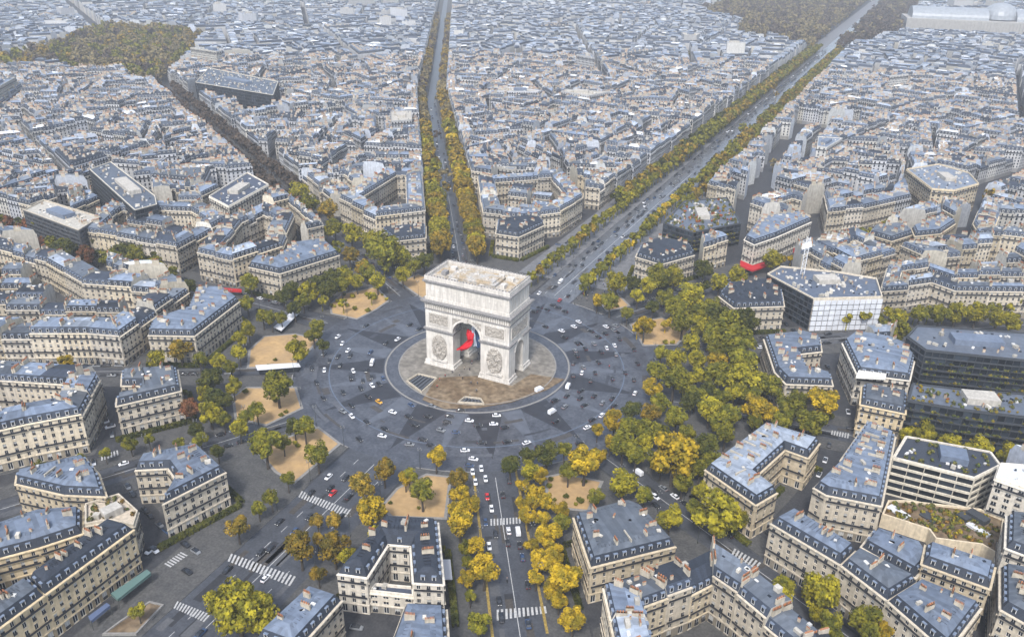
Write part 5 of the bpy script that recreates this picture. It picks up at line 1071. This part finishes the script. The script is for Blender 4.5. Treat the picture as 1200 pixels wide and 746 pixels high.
# ------------------------------------------------------------------ vehicles
PAINT = {c: mat('paint_'+n, col, .3, spec=.6) for c, n, col in (('w', 'white', (.72, .73, .75)), ('k', 'black', (.018, .019, .022)), ('g', 'grey', (.18, .19, .2)), ('b', 'blue', (.03, .06, .13)), ('r', 'red', (.5, .02, .02)), ('t', 'yellow', (.65, .33, .02)))}
M_cg = mat('car_glass', (.02, .024, .03), .08, spec=.7); M_ty = mat('tyre', (.015, .015, .016), .8); M_rim = mat('wheel_rim', (.4, .4, .41), .4, metal=.6); M_lamp = mat('headlight', (.8, .8, .75), .2); M_tail = mat('tail_light', (.45, .02, .02), .3)
def hull(sec, m=0):
    """body lofted through cross sections: (x, half width, z low, z high)"""
    b = MB(); rings = []
    for x, w, z0, z1 in sec:
        i = len(b.v); b.v += [(x, -w*.96, z0), (x, -w, z0+(z1-z0)*.35), (x, -w*.97, z0+(z1-z0)*.8), (x, -w*.86, z1), (x, w*.86, z1), (x, w*.97, z0+(z1-z0)*.8), (x, w, z0+(z1-z0)*.35), (x, w*.96, z0)]; rings.append(i)
    for i, j in zip(rings, rings[1:]):
        for k in range(8): l = (k+1) % 8; b.f.append((i+k, j+k, j+l, i+l)); b.m.append(m); b.t.append((1, 1, 1))
    b.f.append(tuple(range(rings[0]+7, rings[0]-1, -1))); b.m.append(m); b.t.append((1, 1, 1)); b.f.append(tuple(range(rings[-1], rings[-1]+8))); b.m.append(m); b.t.append((1, 1, 1))
    return b
def wheel_mesh():
    b = MB(); b.tube((0, -.1, 0), (0, .1, 0), .31, .31, 12, 0); b.tube((0, .1, 0), (0, .115, 0), .2, .18, 10, 1); b.tube((0, -.1, 0), (0, -.115, 0), .2, .18, 10, 1); b.tube((0, .1, 0), (0, -.1, 0), .31, .31, 12, 0); return b.mesh('wheel', [M_ty, M_rim])
WHEEL = wheel_mesh()
CARB = {}; CARG = {}
body_s = [(-2.05, .72, .35, .78), (-1.95, .82, .28, .92), (-1.2, .86, .25, .96), (.7, .86, .25, .96), (1.5, .84, .25, .88), (1.95, .78, .28, .74), (2.08, .64, .36, .6)]
cab_s = [(-1.75, .7, .9, .97), (-1.25, .74, .92, 1.38), (-.2, .74, .92, 1.45), (.35, .72, .92, 1.38), (1.1, .7, .9, .97)]
van_s = [(-2.5, .86, .35, 1.9), (-2.4, .95, .3, 2.2), (1.0, .95, .3, 2.2), (1.55, .93, .3, 1.9), (2.1, .9, .3, 1.15), (2.5, .8, .35, .9)]
vang_s = [(1.12, .88, 1.2, 2.12), (1.62, .86, 1.2, 1.84), (2.12, .82, 1.1, 1.2)]
for c in PAINT: CARB[c] = hull(body_s).mesh('body', [PAINT[c]], False)
roofm = {}
for c in PAINT: b = MB(); b.prism([(-1.15, -.62), (.3, -.6), (.3, .6), (-1.15, .62)], 1.40, 1.475); roofm[c] = b.mesh('roof_panel', [PAINT[c]])
CARG = hull(cab_s).mesh('windows', [M_cg]); VANB = hull(van_s).mesh('body', [PAINT['w']]); VANG = hull(vang_s).mesh('windscreen', [M_cg])
lb = MB(); lb.abox(2.0, 2.11, -.2, .2, -.07, .07); LAMP = lb.mesh('headlight', [M_lamp])
lb = MB(); lb.abox(-2.09, -2.0, -.18, .18, -.07, .07); TAIL = lb.mesh('tail_light', [M_tail])
def car(c, x, y, rz, label, full=True, z=.02):
    van = c == 'V'; root = thing('van' if van else 'car', label, 'van' if van else 'car', (x, y, z), rz, 'traffic on the plaza and avenues', .92)
    link('body', VANB if van else CARB[c], root)
    if van: link('windscreen', VANG, root)
    else: link('cabin_glass', CARG, root); link('roof_panel', roofm[c], root)
    if full:
        for sx in (-1.25, 1.3) if not van else (-1.5, 1.5):
            for sy in (-1, 1): o = link('wheel', WHEEL, root); o.location = (sx, sy*(.78 if not van else .86), .31)
        if not van:
            for s in (-1, 1):
                o = link('headlight', LAMP, root); o.location = (0, s*.5, .62); o = link('tail_light', TAIL, root); o.location = (0, s*.55, .7)
CNAME = {'w': 'white', 'k': 'black', 'g': 'grey', 'b': 'dark blue', 'r': 'red', 't': 'yellow', 'V': 'white'}
cc = {}
def heading(x, y):
    r = math.hypot(x, y); a = math.degrees(math.atan2(x, y)) % 360
    if r < 86: return math.atan2(x, -y)+trr.uniform(-.25, .25), 'ring'
    best = min(AV, key=lambda v: abs(((a-v[0]+180) % 360)-180)); th = math.pi/2-math.radians(best[0])
    off = r*math.sin(math.radians(a-best[0])); return (th if off > 0 else th+math.pi), SHORT[best[3]]
def sector_words(x, y):
    a = math.degrees(math.atan2(x, y)) % 360; best = min(AV, key=lambda v: abs(((a-v[0]+180) % 360)-180)); return SHORT[best[3]]
placed = []
def add_car(c, x, y, rz=None, place=None):
    if any(dist((x, y), q) < 3.1 for q in placed): return
    placed.append((x, y)); h, pl = heading(x, y); rz = h if rz is None else rz
    pl = place or (('on the plaza facing the '+sector_words(x, y)) if pl == 'ring' else 'on the '+pl)
    nm = CNAME[c]+(' van' if c == 'V' else ' car'); key = nm+pl; cc[key] = cc.get(key, -1)+1
    car(c, x, y, rz, f"{nm} {pl}, {nth(cc[key])} outward", dist((x, y), (EYE.x, EYE.y)) < 520)
want = [(c, x, y, None, None) for x, y, c in CARS if c != 'm']
for k in range(120):
    q = polar(trr.uniform(49, 84), trr.uniform(20, 250))
    if len(want) < 185 and all(dist(q, w[1:3]) > 5 for w in want): want.append((trr.choice('kkkkgkkbkw'), q[0], q[1], None, None))
for k in range(16):
    q = along(147.5, trr.uniform(95, 170), trr.choice((-5, -1.7, 1.7, 5)))
    if all(dist(q, w[1:3]) > 5 for w in want): want.append((trr.choice('kkgkb'), q[0], q[1], None, None))
for k in range(14):
    q = along(178.4, trr.uniform(95, 175), trr.choice((-11, -7, -3, 3, 7, 11)))
    if all(dist(q, w[1:3]) > 6 for w in want): want.append((trr.choice('kkgkbw'), q[0], q[1], None, None))
for a, hw, rw, w_ in AV:                                             # parked along the kerbs and moving farther out
    if a in (178.4, 147.5): rng = ()
    elif a == .5:
        for k in range(520):
            r = 130+k*2.1+trr.uniform(-2, 2); off = trr.choice((-10, -6.5, -3, 3, 6.5, 10))
            if trr.random() < .7: q = along(a, r, off); want.append((trr.choice('wkkgkkbgk'), q[0], q[1], None, None))
        for k in range(30):
            q = along(a, 130+k*6+trr.uniform(-1, 1), -27+trr.uniform(-.6, .6)); want.append((trr.choice('kkgb'), q[0], q[1], None, 'parked by the left shops of the widest avenue'))
        rng = ()
    else: rng = range(0, 14)
    if a == 327:
        for k in range(45): q = along(a, 135+k*11+trr.uniform(-3, 3), trr.choice((-2.5, 2.5))); want.append((trr.choice('wkkgkb'), q[0], q[1], None, None))
    for k in rng:
        for s in (-1, 1):
            if trr.random() < .5: q = along(a, 118+k*5.4+trr.uniform(-.5, .5), s*(rw-1.1)); want.append((trr.choice('wkkgkkbgk'), q[0], q[1], None, None))
for a in range(0, 360, 2):                                           # parked round the ring street
    if trr.random() < .55 and all(abs(((a-v[0]+180) % 360)-180) > math.degrees(math.asin((v[2]+5)/168)) for v in AV):
        r = trr.choice((163.6, 171.6)); q = polar(r, a+trr.uniform(-.4, .4))
        if not any(inside(q, h) for h in HAND): want.append((trr.choice('wkkgkbgw'), q[0], q[1], math.atan2(q[0], -q[1]), 'parked in the ring street near the '+sector_words(*q)))
want = [w for w in want if -15 < px((w[1], w[2], 1))[0] < 1215 and -10 < px((w[1], w[2], 1))[1] < 756]
want.sort(key=lambda w: math.hypot(w[1], w[2]))
nc = 0; FC = MB(); FCB = hull(body_s); FCG = hull(cab_s)
for c, x, y, rz, pl in want:
    if nc < 290: add_car(c, x, y, rz, pl); nc += 1
    elif all(dist((x, y), q) > 4 for q in placed[-12:]):
        placed.append((x, y)); h, _ = heading(x, y); h = h if rz is None else rz; i0 = len(FC.v); ca, sa = math.cos(h), math.sin(h); ci = 'wkgbrt'.find(c) if c in 'wkgbrt' else 0
        for src, mi in ((FCB, ci), (FCG, 6)):
            i0 = len(FC.v); FC.v.extend((x+vx*ca-vy*sa, y+vx*sa+vy*ca, vz) for vx, vy, vz in src.v); FC.f.extend(tuple(i0+k for k in f) for f in src.f); FC.m.extend([mi]*len(src.f)); FC.t.extend(src.t)
FC.build('distant_traffic', [PAINT[c] for c in 'wkgbrt']+[M_cg], kind='stuff')
# motor scooters with riders
M_skin = mat('skin', (.45, .28, .2), .7); M_cloth = [mat('clothing_'+n, c, .9) for n, c in (('dark', (.03, .03, .04)), ('grey', (.14, .14, .15)), ('red', (.35, .04, .04)), ('blue', (.05, .09, .2)), ('beige', (.4, .33, .24)))]
def person_mesh(m, pose=0):
    """standing or striding figure as one skinned body, head to feet"""
    me = bpy.data.meshes.new('body'); st = .22 if pose else .05
    v = [(0, 0, .95), (0, 0, 1.2), (0, 0, 1.42), (0, 0, 1.55), (.02, 0, 1.70), (.1, 0, .88), (st, .1, .48), (st-.02+.0, .1, .06), (-.0, -.1, .88), (-st*.8, -.1, .48), (-st, -.1, .06), (0, .2, 1.4), (-.06, .26, 1.13), (.05, .26, .88), (0, -.2, 1.4), (.06, -.26, 1.13), (.12, -.26, .88)]
    v[5] = (0, .1, .88)
    e = [(0, 1), (1, 2), (2, 3), (3, 4), (0, 5), (5, 6), (6, 7), (0, 8), (8, 9), (9, 10), (2, 11), (11, 12), (12, 13), (2, 14), (14, 15), (15, 16)]
    r = [.15, .15, .16, .06, .12, .1, .07, .05, .1, .07, .05, .07, .05, .04, .07, .05, .04]
    me.from_pydata(v, e, []); o = bpy.data.objects.new('tmp', me); COL.objects.link(o); md = o.modifiers.new('skin', 'SKIN')
    for k, q in enumerate(r): me.skin_vertices[0].data[k].radius = (q, q)
    me.skin_vertices[0].data[0].use_root = True
    dg = bpy.context.evaluated_depsgraph_get(); out = bpy.data.meshes.new_from_object(o.evaluated_get(dg)); bpy.data.objects.remove(o)
    out.materials.clear(); out.materials.append(m); out.materials.append(M_skin); out.materials.append(M_cloth[0])
    for p in out.polygons:
        z = sum(out.vertices[i].co.z for i in p.vertices)/len(p.vertices); p.material_index = 1 if z > 1.52 else 2 if z < .9 else 0
    return out
PM = [person_mesh(m, k % 2) for k, m in enumerate(M_cloth)]; PC = ('black', 'grey', 'red', 'blue', 'beige')
spots = []
for k in range(16): q = along(.5, trr.uniform(90, 125), trr.uniform(14, 26)); spots.append((*q, 'on the pale pavement right of the widest avenue mouth', .15))
for k in range(10): q = (trr.uniform(-14, 14), trr.uniform(-30, -14)); spots.append((*q, 'on the brown paving before the arch', .21))
for k in range(8): q = (trr.uniform(-5, 5), trr.uniform(-9, 9)); spots.append((*q, 'under the arch', .2))
for k in range(8): q = along(.5, trr.uniform(110, 170), -24+trr.uniform(-3, 3)); spots.append((*q, 'on the left pavement of the widest avenue', .15))
pcn = {}
for x, y, w_, z in spots:
    i = trr.randrange(5); key = PC[i]+w_; pcn[key] = pcn.get(key, -1)+1
    root = link('person', PM[i]); root.location = (x, y, z); root.rotation_euler.z = trr.uniform(0, 6.28); root.scale = (1, 1, .96)
    tag(root, f"{nth(pcn[key])} person in {PC[i]} top {w_}", 'person', 'people on foot')
sb_ = hull([(-.85, .13, .35, .6), (-.5, .2, .3, .85), (0, .2, .25, .72), (.1, .16, .22, .35), (.45, .16, .22, .38), (.55, .2, .3, .95), (.75, .14, .4, 1.05)]).mesh('body', [PAINT['k']])
rb = MB(); 
for k, (x, y, c) in enumerate([c for c in CARS if c[2] == 'm']):
    h, pl = heading(x, y); root = thing('scooter', f"black motor scooter on the road facing the {sector_words(x, y)}, {nth(k)} of four outward", 'scooter', (x, y, .03), h, 'motor scooters')
    link('body', sb_, root)
    for sx in (-.6, .65): o = link('wheel', WHEEL, root); o.location = (sx, 0, .25); o.scale = (.8, .7, .8)
    p = link('person', PM[k % 5]); p.location = (x-.2*math.cos(h), y-.2*math.sin(h), -.05); p.rotation_euler.z = h; p.scale = (1, 1, .95); tag(p, f"rider in {PC[k % 5]} top on the {nth(k)} scooter of four outward from the arch", 'person', 'scooter riders')
# ------------------------------------------------------------------ lamps, kiosks, awnings, crane, palace
M_post = mat('lamp_post_paint', (.05, .055, .05), .5); M_globe = mat('lamp_globe', (.2, .2, .19), .3)
pb = MB(); pb.tube((0, 0, 0), (0, 0, .8), .22, .16, 8); pb.tube((0, 0, .8), (0, 0, 9), .1, .06, 8); POST = pb.mesh('post', [M_post])
ab = MB()
for k in range(4): a = k*math.pi/2; ab.tube((0, 0, 8.6), (.9*math.cos(a), .9*math.sin(a), 9.1), .05, .04, 5)
ARMS = ab.mesh('bracket', [M_post]); gb = MB(); gb.tube((0, 0, 0), (0, 0, .22), .08, .2, 8); gb.tube((0, 0, .22), (0, 0, .5), .2, .07, 8); GLOBE = gb.mesh('lantern', [M_globe])
lc = {}
def lamp(x, y, w_, big=True):
    lc[w_] = lc.get(w_, -1)+1; root = thing('street_lamp', f"{nth(lc[w_])} tall dark street lamp outward {w_}" if big is None else f"{nth(lc[w_])} street lamp {w_}", 'street lamp', (x, y, .1), 0, 'street lamps')
    link('post', POST, root); link('bracket', ARMS, root)
    for k in range(4): o = link('lantern', GLOBE, root); o.location = (.9*math.cos(k*math.pi/2), .9*math.sin(k*math.pi/2), 9.1)
for i, (a, hw, rw, w_) in enumerate(AV):
    for s in (-1, 1): lamp(*along(a, 86.8, s*(rw+3)), f"{'left' if s < 0 else 'right'} of the {SHORT[w_]} mouth seen from the arch")
    for s in (-1, 1):
        for r in (112, 132, 152): lamp(*along(a, r, s*(rw+1)), f"along the {'left' if s < 0 else 'right'} side of the {SHORT[w_]}, outward")
AWM = {'teal': mat('teal_awning', (.10, .17, .155), .5), 'blueaw': mat('blue_awning', (.09, .12, .2), .6), 'red': mat('red_awning', (.42, .012, .016), .7), 'white': mat('white_canvas', (.72, .71, .66), .8)}
for n, z, c, P, lab in AWNINGS:
    root = thing(n.replace('orange', 'white').replace('green', 'teal'), lab, 'awning', (*cen(P), 0)); o = cen(P); L = [(p[0]-o[0], p[1]-o[1]) for p in P]
    b = MB(); b.prism(L, z-.1, z+.15, bottom=True); b.build('canopy', [AWM[c]], root)
    for k in range(len(L)):
        b = MB(); p, q = L[k], L[(k+1) % len(L)]; b.face([(*p, z-.9), (*q, z-.9), (*q, z), (*p, z)]); b.build('valance', [AWM[c]], root)
    if z < 10:
        for p in L: b = MB(); b.tube((*p, 0), (*p, z), .08, .08, 6); b.build('post', [M_post], root)
M_kiosk = mat('kiosk_white', (.6, .61, .63), .6)
for k, (P, h, lab, nm) in enumerate(KIOSKS):
    o = cen(P); root = thing(nm, lab, 'shelter' if nm != 'garden_wall' else 'wall', (*o, .1)); L = [(p[0]-o[0], p[1]-o[1]) for p in P]
    if nm == 'shelter':
        b = MB(); b.prism(inset(L, -.3), h-.3, h, bottom=True); b.build('roof', [M_kiosk], root); b = MB(); b.prism(inset(L, .6), 0, h-.3); b.build('wall', [MATS[GLASS]], root)
    elif nm == 'planter':
        b = MB(); b.face([(*p, .5) for p in inset(L, .5)]); b.build('soil', [M_brown], root)
        I = inset(L, .6)
        for i in range(len(L)):
            j = (i+1) % len(L); b = MB(); b.prism([L[i], L[j], I[j], I[i]], 0, .9); b.build('wall', [M_kerb], root)
# planted terrace with a pale curved wall below the grey grid office
P = GARDEN_TERRACES[0]; o = cen(P); L = [(p[0]-o[0], p[1]-o[1]) for p in P]
root = thing('roof_garden', 'low planted roof garden behind a pale curved wall at right', 'roof garden', (*o, 0))
B = Bld(L, 5, 'garden', (1.3, 1.25, 1.15), 2); B.plant = MB()
for p, q in zip(L, L[1:]+L[:1]): B.wall.face([(*p, 0), (*q, 0), (*q, 6), (*p, 6)], STONE, B.tint)
I = inset(L, .6)
for i in range(len(L)):
    j = (i+1) % len(L); B.wall.face([(*L[i], 6), (*L[j], 6), (*I[j], 6), (*I[i], 6)], STONE, B.tint); B.wall.face([(*I[j], 5), (*I[i], 5), (*I[i], 6), (*I[j], 6)], STONE, B.tint)
B.wall.build('wall', MATS, root); b = MB(); b.face([(*p, 5.2) for p in I]); b.build('soil', [M_brown], root)
for k in range(5):
    while True:
        q = (trr.uniform(min(p[0] for p in I), max(p[0] for p in I)), trr.uniform(min(p[1] for p in I), max(p[1] for p in I)))
        if inside(q, inset(L, 3.5)): break
    b = MB(); b.box(q, (.83, -.55), (.55, .83), trr.uniform(2, 5), trr.uniform(1, 2), 5.2, 5.2+trr.uniform(.4, 2.4)); b.build('pavilion', [M_kiosk if k % 2 else MATS[DARKF]], root)
planting(B, inset(L, 1.5), 5.1, 210, [(1, 1, 1), (1.9, 1.6, .6), (1.6, .9, .6), (.7, .8, .7), (2.6, 2.0, .3)]); B.plant.build('planting', MATS, root, kind='stuff')
# clipped hedges along the mansions
hn = 0
for n_, h_, s_2, P, lab in BUILDINGS[:12]:
    H = inset(P, -3.2); k0 = 0
    for i in range(len(H)):
        p, q = H[i], H[(i+1) % len(H)]; L_ = dist(p, q); mid = lerp(p, q, .5)
        if L_ < 14 or math.hypot(*mid) > math.hypot(*cen(P))+6 or any(inside(mid, x[3]) for x in BUILDINGS): continue
        ax = ((q[0]-p[0])/L_, (q[1]-p[1])/L_); b = MB(); n = int(L_*46)
        for k in range(n):
            u = trr.uniform(-L_/2+1, L_/2-1); v, z = trr.choice(((trr.uniform(-.8, .8), 1.7), (-.8, trr.uniform(.1, 1.7)), (.8, trr.uniform(.1, 1.7)))); c = Vector((u, v+trr.uniform(-.15, .15), z+trr.uniform(-.2, .2)))
            a = Vector((trr.gauss(0, 1), trr.gauss(0, 1), trr.gauss(0, 1))).normalized(); e = a.orthogonal().normalized()*.3; a = a*.3; b.face([tuple(c-a-e), tuple(c+a-e), tuple(c+a+e), tuple(c-a+e)])
        hn += 1; k0 += 1
        root = thing('hedge', f"{nth(k0-1)} dark hedge along the "+' '.join(lab.split()[:9]), 'hedge', (*mid, .1), math.atan2(ax[1], ax[0]), 'hedges round the mansions')
        b.build('foliage', [LEAF['d' if hn % 3 else 'g']], root)
# red and white site hoardings along the street with red banners
HOARD = [(105.0, 220.7), (113.7, 230.6), (134.1, 252.3), (145.3, 263.8), (160.6, 275.8), (171.8, 285.6)]
for k in range(3):
    p, q = HOARD[2*k], HOARD[2*k+1]; l = dist(p, q); ax = ((q[0]-p[0])/l, (q[1]-p[1])/l); mid = lerp(p, q, .5)
    root = thing('hoarding', ('short red site hoarding nearest the red awning', 'long red site hoarding in the middle of the tree-lined street', 'red site hoarding farthest from the red awning')[k], 'hoarding', (*mid, .1), math.atan2(ax[1], ax[0]))
    n = max(3, int(l/2.4))
    for j in range(n):
        b = MB(); x = -l/2+(j+.5)*l/n; b.abox(x-l/n/2+.04, x+l/n/2-.04, -.08, .08, 0, 3.2 if j % 3 else 2.6); b.build('panel', [AWM['red'] if j % 4 != 3 else M_kiosk], root)

# long glazed exhibition palace far off
M_pg = mat('palace_glass_roof', (.27, .29, .31), .4, var=.15, scale=.05); M_ps = mat('palace_stone', (.33, .32, .30), .85, var=.1, scale=.05)
pal = thing('palace', 'long white exhibition palace with a huge rounded glass roof far off at upper right', 'palace', (270, 1700, 0), math.radians(10))
b = MB(); b.abox(-175, 175, -45, 45, 0, 22); b.build('wall', [M_ps], pal)
for x0, x1 in ((-165, -25), (25, 165)):
    b = MB(); n = 14
    for k in range(n):
        a0, a1 = math.pi*k/n, math.pi*(k+1)/n; b.face([(x0, -36*math.cos(a0), 22+20*math.sin(a0)), (x0, -36*math.cos(a1), 22+20*math.sin(a1)), (x1, -36*math.cos(a1), 22+20*math.sin(a1)), (x1, -36*math.cos(a0), 22+20*math.sin(a0))][::-1])
    for x in (x0, x1): b.face([(x, -36*math.cos(math.pi*k/n), 22+20*math.sin(math.pi*k/n)) for k in range(n+1)])
    b.build('glass_vault', [M_pg], pal)
b = MB(); n = 20
for k in range(n):
    for j in range(6):
        def P(k, j): a = 2*math.pi*k/n; e = j*math.pi/12; return (34*math.cos(a)*math.cos(e), 34*math.sin(a)*math.cos(e), 24+30*math.sin(e))
        b.face([P(k, j), P(k+1, j), P(k+1, j+1), P(k, j+1)])
b.build('dome', [M_pg], pal)
b = MB()
for k in range(60): b.abox(-172+k*5.8, -170+k*5.8, -46.5, -45, 2, 20)
b.build('column', [M_ps], pal, kind='stuff')
# tower crane on the scaffolded office
cr = thing('tower_crane', 'white lattice tower crane mast standing on the scaffolded office', 'crane', CRANE)
M_cr = mat('crane_paint', (.68, .69, .70), .6)
b = MB()
for sx in (-.9, .9):
    for sy in (-.9, .9): b.tube((sx, sy, 0), (sx, sy, 22), .14, .14, 5)
for k in range(11):
    z = k*2
    for p, q in (((-.9, -.9), (.9, -.9)), ((.9, -.9), (.9, .9)), ((.9, .9), (-.9, .9)), ((-.9, .9), (-.9, -.9))): b.tube((*p, z), (*q, z+2), .09, .09, 4)
b.build('mast', [M_cr], cr)
# ------------------------------------------------------------------ haze: pale air round the whole scene
hz = MB(); hz.prism([(-4200, -1200), (2600, -1200), (2600, 4800), (-4200, 4800)], -1.5, 212, bottom=True)
m = bpy.data.materials.new('haze_air'); m.use_nodes = True; n = m.node_tree; n.nodes.remove(n.nodes['Principled BSDF'])
v = n.nodes.new('ShaderNodeVolumePrincipled'); v.inputs['Color'].default_value = (.88, .93, 1, 1); v.inputs['Density'].default_value = HAZE; v.inputs['Anisotropy'].default_value = 0
n.links.new(v.outputs[0], n.nodes['Material Output'].inputs['Volume'])
hz.build('haze', [m], kind='stuff')
